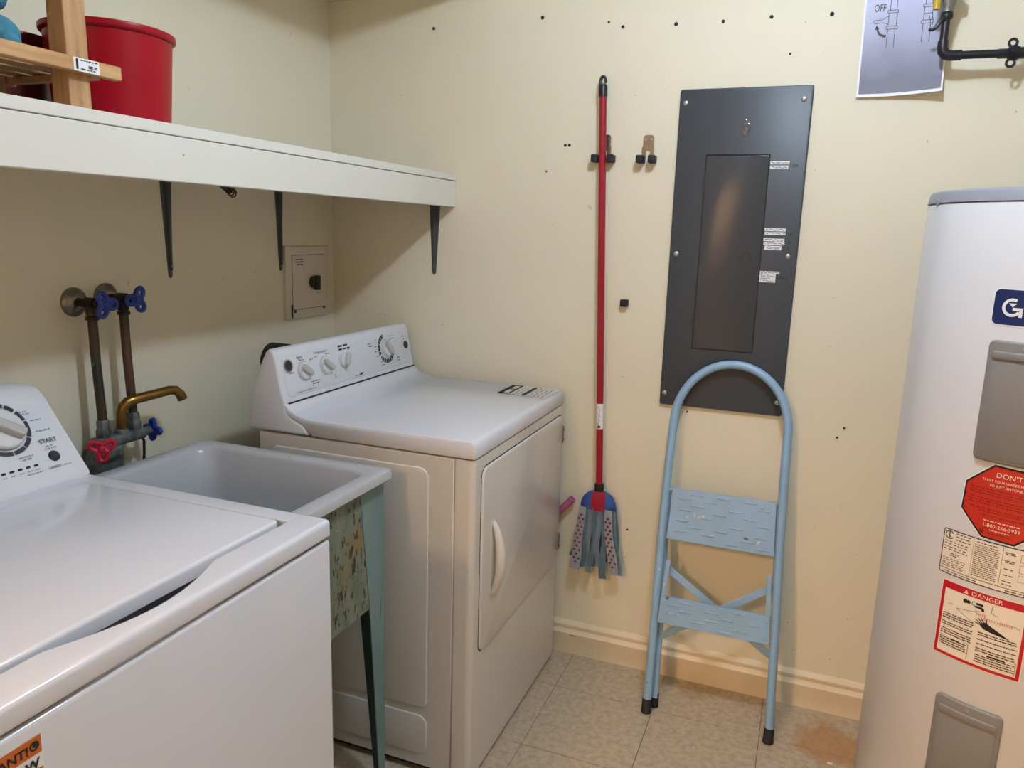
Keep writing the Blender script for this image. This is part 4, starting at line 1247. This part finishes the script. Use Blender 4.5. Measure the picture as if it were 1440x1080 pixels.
# ------------------------------------------------------------------ step ladder, folded, leaning on the wall
ld = thing('step_ladder', 'sky blue tubular two-step folding ladder leaning folded against the back wall', 'ladder', (1.41, -0.2, 0))
K = 0.205/1.04
def LY(z, off=0.0): return -0.233+K*z+off
def LP(x, z, off=0.0): return V((x, LY(z, off), z))
TR = 0.0125
b = BM()
pts = [LP(1.238, 0.03), LP(1.234, 0.3), LP(1.230, 0.55), LP(1.2305, 0.75), LP(1.232, 0.86)]
for k in range(1, 24):
    a = PI-PI*k/24
    pts.append(LP(1.3925+0.1605*math.cos(a), 0.86+0.178*math.sin(a)))
pts += [LP(1.553, 0.86), LP(1.5555, 0.75), LP(1.5625, 0.55), LP(1.575, 0.3), LP(1.586, 0.03)]
tube(b, pts, TR, 16); part('front_frame', b, LADBL, ld)
for x, yf, x2 in ((1.254, -0.193, 1.2335), (1.5855, -0.166, 1.5535)):
    b = BM(); tube(b, [V((x, yf, 0.03)), V((x+(x2-x)*0.4, -0.132, 0.3)), V((x2+0.002, -0.094, 0.55)), V((x2, -0.078, 0.66))], 0.0105, 14); part('rear_leg', b, LADBL, ld)
for x, y, r in ((1.238, -0.2335, 0.0155), (1.586, -0.2335, 0.0155), (1.254, -0.1945, 0.0135), (1.5855, -0.1675, 0.0135)):
    b = BM(); lathe(b, [(r*0.95, 0), (r, 0.003), (r, 0.008), (r*0.92, 0.01), (r*0.92, 0.04), (r*0.85, 0.042)], (x, y, 0), (K*0.9, 0, 1) if False else (0, 0.19, 1), 16); part('rubber_foot', b, RUBBER, ld)
sl_ = math.sqrt(1+K*K)
fl_ = Frame((0, -0.233, 0), (1, 0, 0), (0, K, 1))     # u = x, v along the ladder, n toward the room
def step(x0a, x1a, x0b, x1b, z0, z1, rows, name, dx=0.055):
    """x0a..x1a at the bottom, x0b..x1b at the top"""
    b = BM()
    v0, v1 = z0*sl_, z1*sl_
    plate(b, [(x0a, v0), (x1a, v0), (x1b, v1), (x0b, v1)], fl_, 0.003, 0.001, 1, base=0.012)
    for v in (v0, v1-0.003):
        plate(b, [(x0a+0.003, v), (x1a-0.003, v), (x1a-0.003, v+0.003), (x0a+0.003, v+0.003)], fl_, 0.014, base=-0.002)
    n = len(rows)
    for i, offs in enumerate(rows):
        v = v1-(v1-v0)*(i+0.75)/(n+0.5)
        for u in offs:
            x = x0a+(x1a-x0a)*u
            plate(b, rrect(x-0.019, v-0.0022, x+0.019, v+0.0022, 0.002, 3), fl_, 0.0032, 0.002, 2, base=0.0145)
    return part(name, b, LADBL, ld)
rowsU = [(0.25, 0.50, 0.75), (0.14, 0.38, 0.87), (0.26, 0.62), (0.15, 0.48, 0.75), (0.36, 0.88), (0.14, 0.64), (0.25, 0.50, 0.87), (0.12, 0.38, 0.75), (0.62, 0.90)]
step(1.2475, 1.551, 1.253, 1.542, 0.518, 0.666, rowsU, 'step')
rowsL = [(0.25, 0.72), (0.13, 0.48), (0.25, 0.62, 0.87), (0.13, 0.48), (0.36, 0.74), (0.60,)]
lo_ = step(1.246, 1.562, 1.2495, 1.5565, 0.272, 0.350, rowsL, 'step')
for x in (1.258, 1.551):
    for z in (0.285, 0.335):
        b = BM(); lathe(b, [(0.0045, 0), (0.004, 0.002), (0, 0.0032)], fl_(x, z*sl_, 0.0145), fl_.N, 10); part('rivet', b, LADBL, lo_)
for x0, z0, x1, z1 in ((1.2535, 0.335, 1.2595, 0.455), (1.552, 0.335, 1.544, 0.462)):
    b = BM(); w2 = 0.0062
    plate(b, [(x0-w2, z0*sl_), (x0+w2, z0*sl_), (x1+w2, z1*sl_), (x1-w2, z1*sl_)], fl_, 0.004, 0.001, 1, base=0.004); part('step_arm', b, LADBL, ld)
def strap(p, q, off, wd=0.0105):
    b = BM(); d = V((q[0]-p[0], q[1]-p[1])); nn = V((-d.y, d.x)).normalized()*wd
    plate(b, [(p[0]-nn.x, p[1]-nn.y), (q[0]-nn.x, q[1]-nn.y), (q[0]+nn.x, q[1]+nn.y), (p[0]+nn.x, p[1]+nn.y)], fl_, 0.003, 0.001, 1, base=off)
    part('brace', b, LADBL, ld)
strap((1.2515, 0.425*sl_), (1.578, 0.225*sl_), -0.030); strap((1.562, 0.425*sl_), (1.248, 0.215*sl_), -0.0345)
for x, z in ((1.2465, 0.66), (1.5475, 0.66)):
    b = BM(); lathe(b, [(0.006, -0.016), (0.006, 0.006), (0.004, 0.008)], LP(x, z), (1 if x > 1.4 else -1, 0, 0), 10)
    part('pivot', b, LADBL, ld)

# ------------------------------------------------------------------ instruction sheet and gas pipe
ps = thing('instruction_sheet', 'grey photocopied valve instruction sheet curling on the back wall', 'sheet', (1.73, -0.003, 1.9))
def sheet(s, t, o=0.0):
    """s across, t up; the lower right corner lifts off the wall"""
    u = 1.6345+0.2*s-0.012*t*0.4
    x = u-0.006*max(0, s-0.8)*max(0, 0.6-t)*6
    curl = 0.042*max(0, s-0.25)**2*max(0.0, 1-t)**2+0.008*max(0, 1-t*3)**2+0.008*max(0, 1-t*3)*s
    lift = 0.010*max(0, s-0.4)*max(0, 1-t*2.2)
    return V((x, -0.0025-curl-o, 1.7695+0.30*t+lift*0.9))
def sheet_bm(s0, s1, t0, t1, n, m_, o, th):
    b = BM()
    g = [[b.verts.new(sheet(s0+(s1-s0)*i/n, t0+(t1-t0)*j/m_, o)) for i in range(n+1)] for j in range(m_+1)]
    for j in range(m_):
        for i in range(n): b.faces.new((g[j][i], g[j][i+1], g[j+1][i+1], g[j+1][i]))
    if th: bmesh.ops.solidify(b, geom=b.faces[:], thickness=th)
    return b
part('paper', sheet_bm(0, 1, 0, 1, 14, 14, 0, 0), PAPERW, ps)
part('grey_print', sheet_bm(0.025, 0.978, 0.025, 1, 14, 14, 0.0008, 0), COPY, ps)
b = BM()
class SF:
    def __call__(s, u, v, n=0.0): return sheet(u, v, 0.0012)
sf = SF()
text(b, 'OFF', 0.085, sf, 0.19, 0.695, 'CENTER', sx=0.95, bold=0.0015)
t_ = []
def line(p, q, wd=0.004): 
    k = 0.66
    d = V((q[0]-p[0], (q[1]-p[1])/k)); nn = V((-d.y, d.x)).normalized()*wd
    poly(b, [(p[0]-nn.x, p[1]-nn.y*k), (q[0]-nn.x, q[1]-nn.y*k), (q[0]+nn.x, q[1]+nn.y*k), (p[0]+nn.x, p[1]+nn.y*k)], sf)
def pline(pts, wd=0.004):
    for p, q in zip(pts, pts[1:]): line(p, q, wd)
for dx, dy in ((0, 0), (0.40, 0.03)):
    hz = dx == 0
    pline([(0.31+dx, 0.92+dy), (0.31+dx, 0.70+dy)]); pline([(0.385+dx, 0.92+dy), (0.385+dx, 0.70+dy)])
    pline([(0.285+dx, 0.70+dy), (0.405+dx, 0.70+dy), (0.405+dx, 0.68+dy), (0.285+dx, 0.68+dy), (0.285+dx, 0.70+dy)])
    pline([(0.28+dx, 0.575+dy), (0.41+dx, 0.575+dy), (0.41+dx, 0.55+dy), (0.28+dx, 0.55+dy), (0.28+dx, 0.575+dy)])
    pline([(0.395+dx, 0.68+dy), (0.395+dx, 0.575+dy)]); pline([(0.30+dx, 0.68+dy), (0.30+dx, 0.575+dy)])
    pline([(0.30+dx, 0.55+dy), (0.30+dx, 0.40+dy)]); pline([(0.385+dx, 0.55+dy), (0.385+dx, 0.40+dy)])
pline([(0.30, 0.655), (0.23, 0.63), (0.14, 0.625), (0.12, 0.61), (0.15, 0.60), (0.22, 0.605), (0.27, 0.60), (0.30, 0.59)])
pline([(0.69, 0.655), (0.79, 0.66), (0.81, 0.60), (0.80, 0.53), (0.785, 0.53), (0.78, 0.60), (0.76, 0.64)])
part('line_drawing', b, TEXTG, ps)
b = BM()
pts = [(0.285, 0.495), (0.24, 0.50), (0.20, 0.52), (0.175, 0.56)]
for (p, q, w0) in ((pts[0], pts[1], 0.017), (pts[1], pts[2], 0.014), (pts[2], pts[3], 0.011)): line(p, q, w0)
poly(b, [(0.15, 0.55), (0.20, 0.555), (0.168, 0.59)], sf)
part('printed_arrow', b, CHARC, ps)

gp = thing('gas_pipe', 'black iron gas pipe with shutoff valve on the back wall above heater', 'pipe', (1.82, -0.07, 1.85))
GY = -0.072
b = BM()
tube(b, [(1.8155, GY, 1.945), (1.8155, GY, 1.862)], 0.0095, 14)
el = [(1.8155, GY, 1.885), (1.8155, GY, 1.872), (1.8175, GY, 1.860), (1.8245, GY, 1.8525), (1.836, GY, 1.850), (1.845, GY, 1.850)]
tube(b, el, [0.0118, 0.0125, 0.0128, 0.0128, 0.0125, 0.0118], 14)
tube(b, [(1.835, GY, 1.850), (2.42, GY, 1.848)], 0.0095, 14)
lathe(b, [(0.012, 0), (0.012, 0.02), (0.0098, 0.021)], (1.838, GY, 1.850), (1, 0, 0), 14)
tube(b, [(2.415, GY, 1.848), (2.43, GY+0.01, 1.848), (2.435, GY+0.025, 1.848), (2.435, 0.0, 1.848)], 0.0118, 14)
part('pipe', b, IRON, gp)
b = BM()
lathe(b, [(0.0105, 0), (0.0115, 0.003), (0.0115, 0.02), (0.017, 0.024), (0.017, 0.042), (0.0135, 0.046), (0.0135, 0.07), (0.010, 0.074)], (1.934, GY, 1.849), (1, 0, 0), 8)
for s in (-1, 1):
    c = V((1.963, GY-0.004, 1.849+s*0.0225))
    tube(b, [c+V((0.0085*math.cos(a), 0, 0.0085*math.sin(a))) for a in [2*PI*k/16 for k in range(16)]], 0.0032, 8, True)
part('union', b, IRON, gp)
b = BM()
lathe(b, [(0.010, 0.0), (0.014, 0.002), (0.0155, 0.012), (0.019, 0.022), (0.021, 0.04), (0.0225, 0.055), (0.021, 0.075), (0.017, 0.09), (0.019, 0.10), (0.019, 0.12), (0.013, 0.122), (0.0105, 0.124), (0.0105, ZC-1.947)], (1.8155, GY, 1.947), (0, 0, 1), 12)
box(b, 1.833, 1.846, GY-0.012, GY+0.012, 1.978, 2.006, 0.004, 2)
part('valve_body', b, CASTG, gp)
b = BM()
box(b, 1.783, 1.797, GY-0.024, GY-0.014, 1.951, 2.04, 0.003, 2)
tube(b, [(1.7885, GY-0.019, 1.953), (1.7885, GY-0.019, 2.03)], [0.0075, 0.0085], 10)
box(b, 1.783, 1.815, GY-0.027, GY-0.018, 2.005, 2.02, 0.003, 2)
part('lever', b, YELLOW, gp)
b = BM()
lathe(b, [(0.0135, 0), (0.0145, 0.004), (0.0145, 0.011), (0.012, 0.014)], (1.8155, GY, 1.934), (0, 0, 1), 10)
tube(b, [(1.811, GY-0.011, 1.934), (1.803, GY-0.014, 1.93), (1.798, GY-0.015, 1.92), (1.793, GY-0.015, 1.912), (1.786, GY-0.015, 1.908), (1.778, GY-0.015, 1.909)], [0.0055, 0.0055, 0.005, 0.0048, 0.004, 0.003], 8)
part('clamp', b, IRON, gp)

# scrap on the floor by the heater
b = BM(); box(b, 1.742, 1.756, -0.262, -0.256, 0.0, 0.003, 0.001, 1)
solo('paper_scrap', b, PAPER, 'tiny white scrap lying on the rust stained floor tile', 'scrap', (1.749, -0.259, 0))
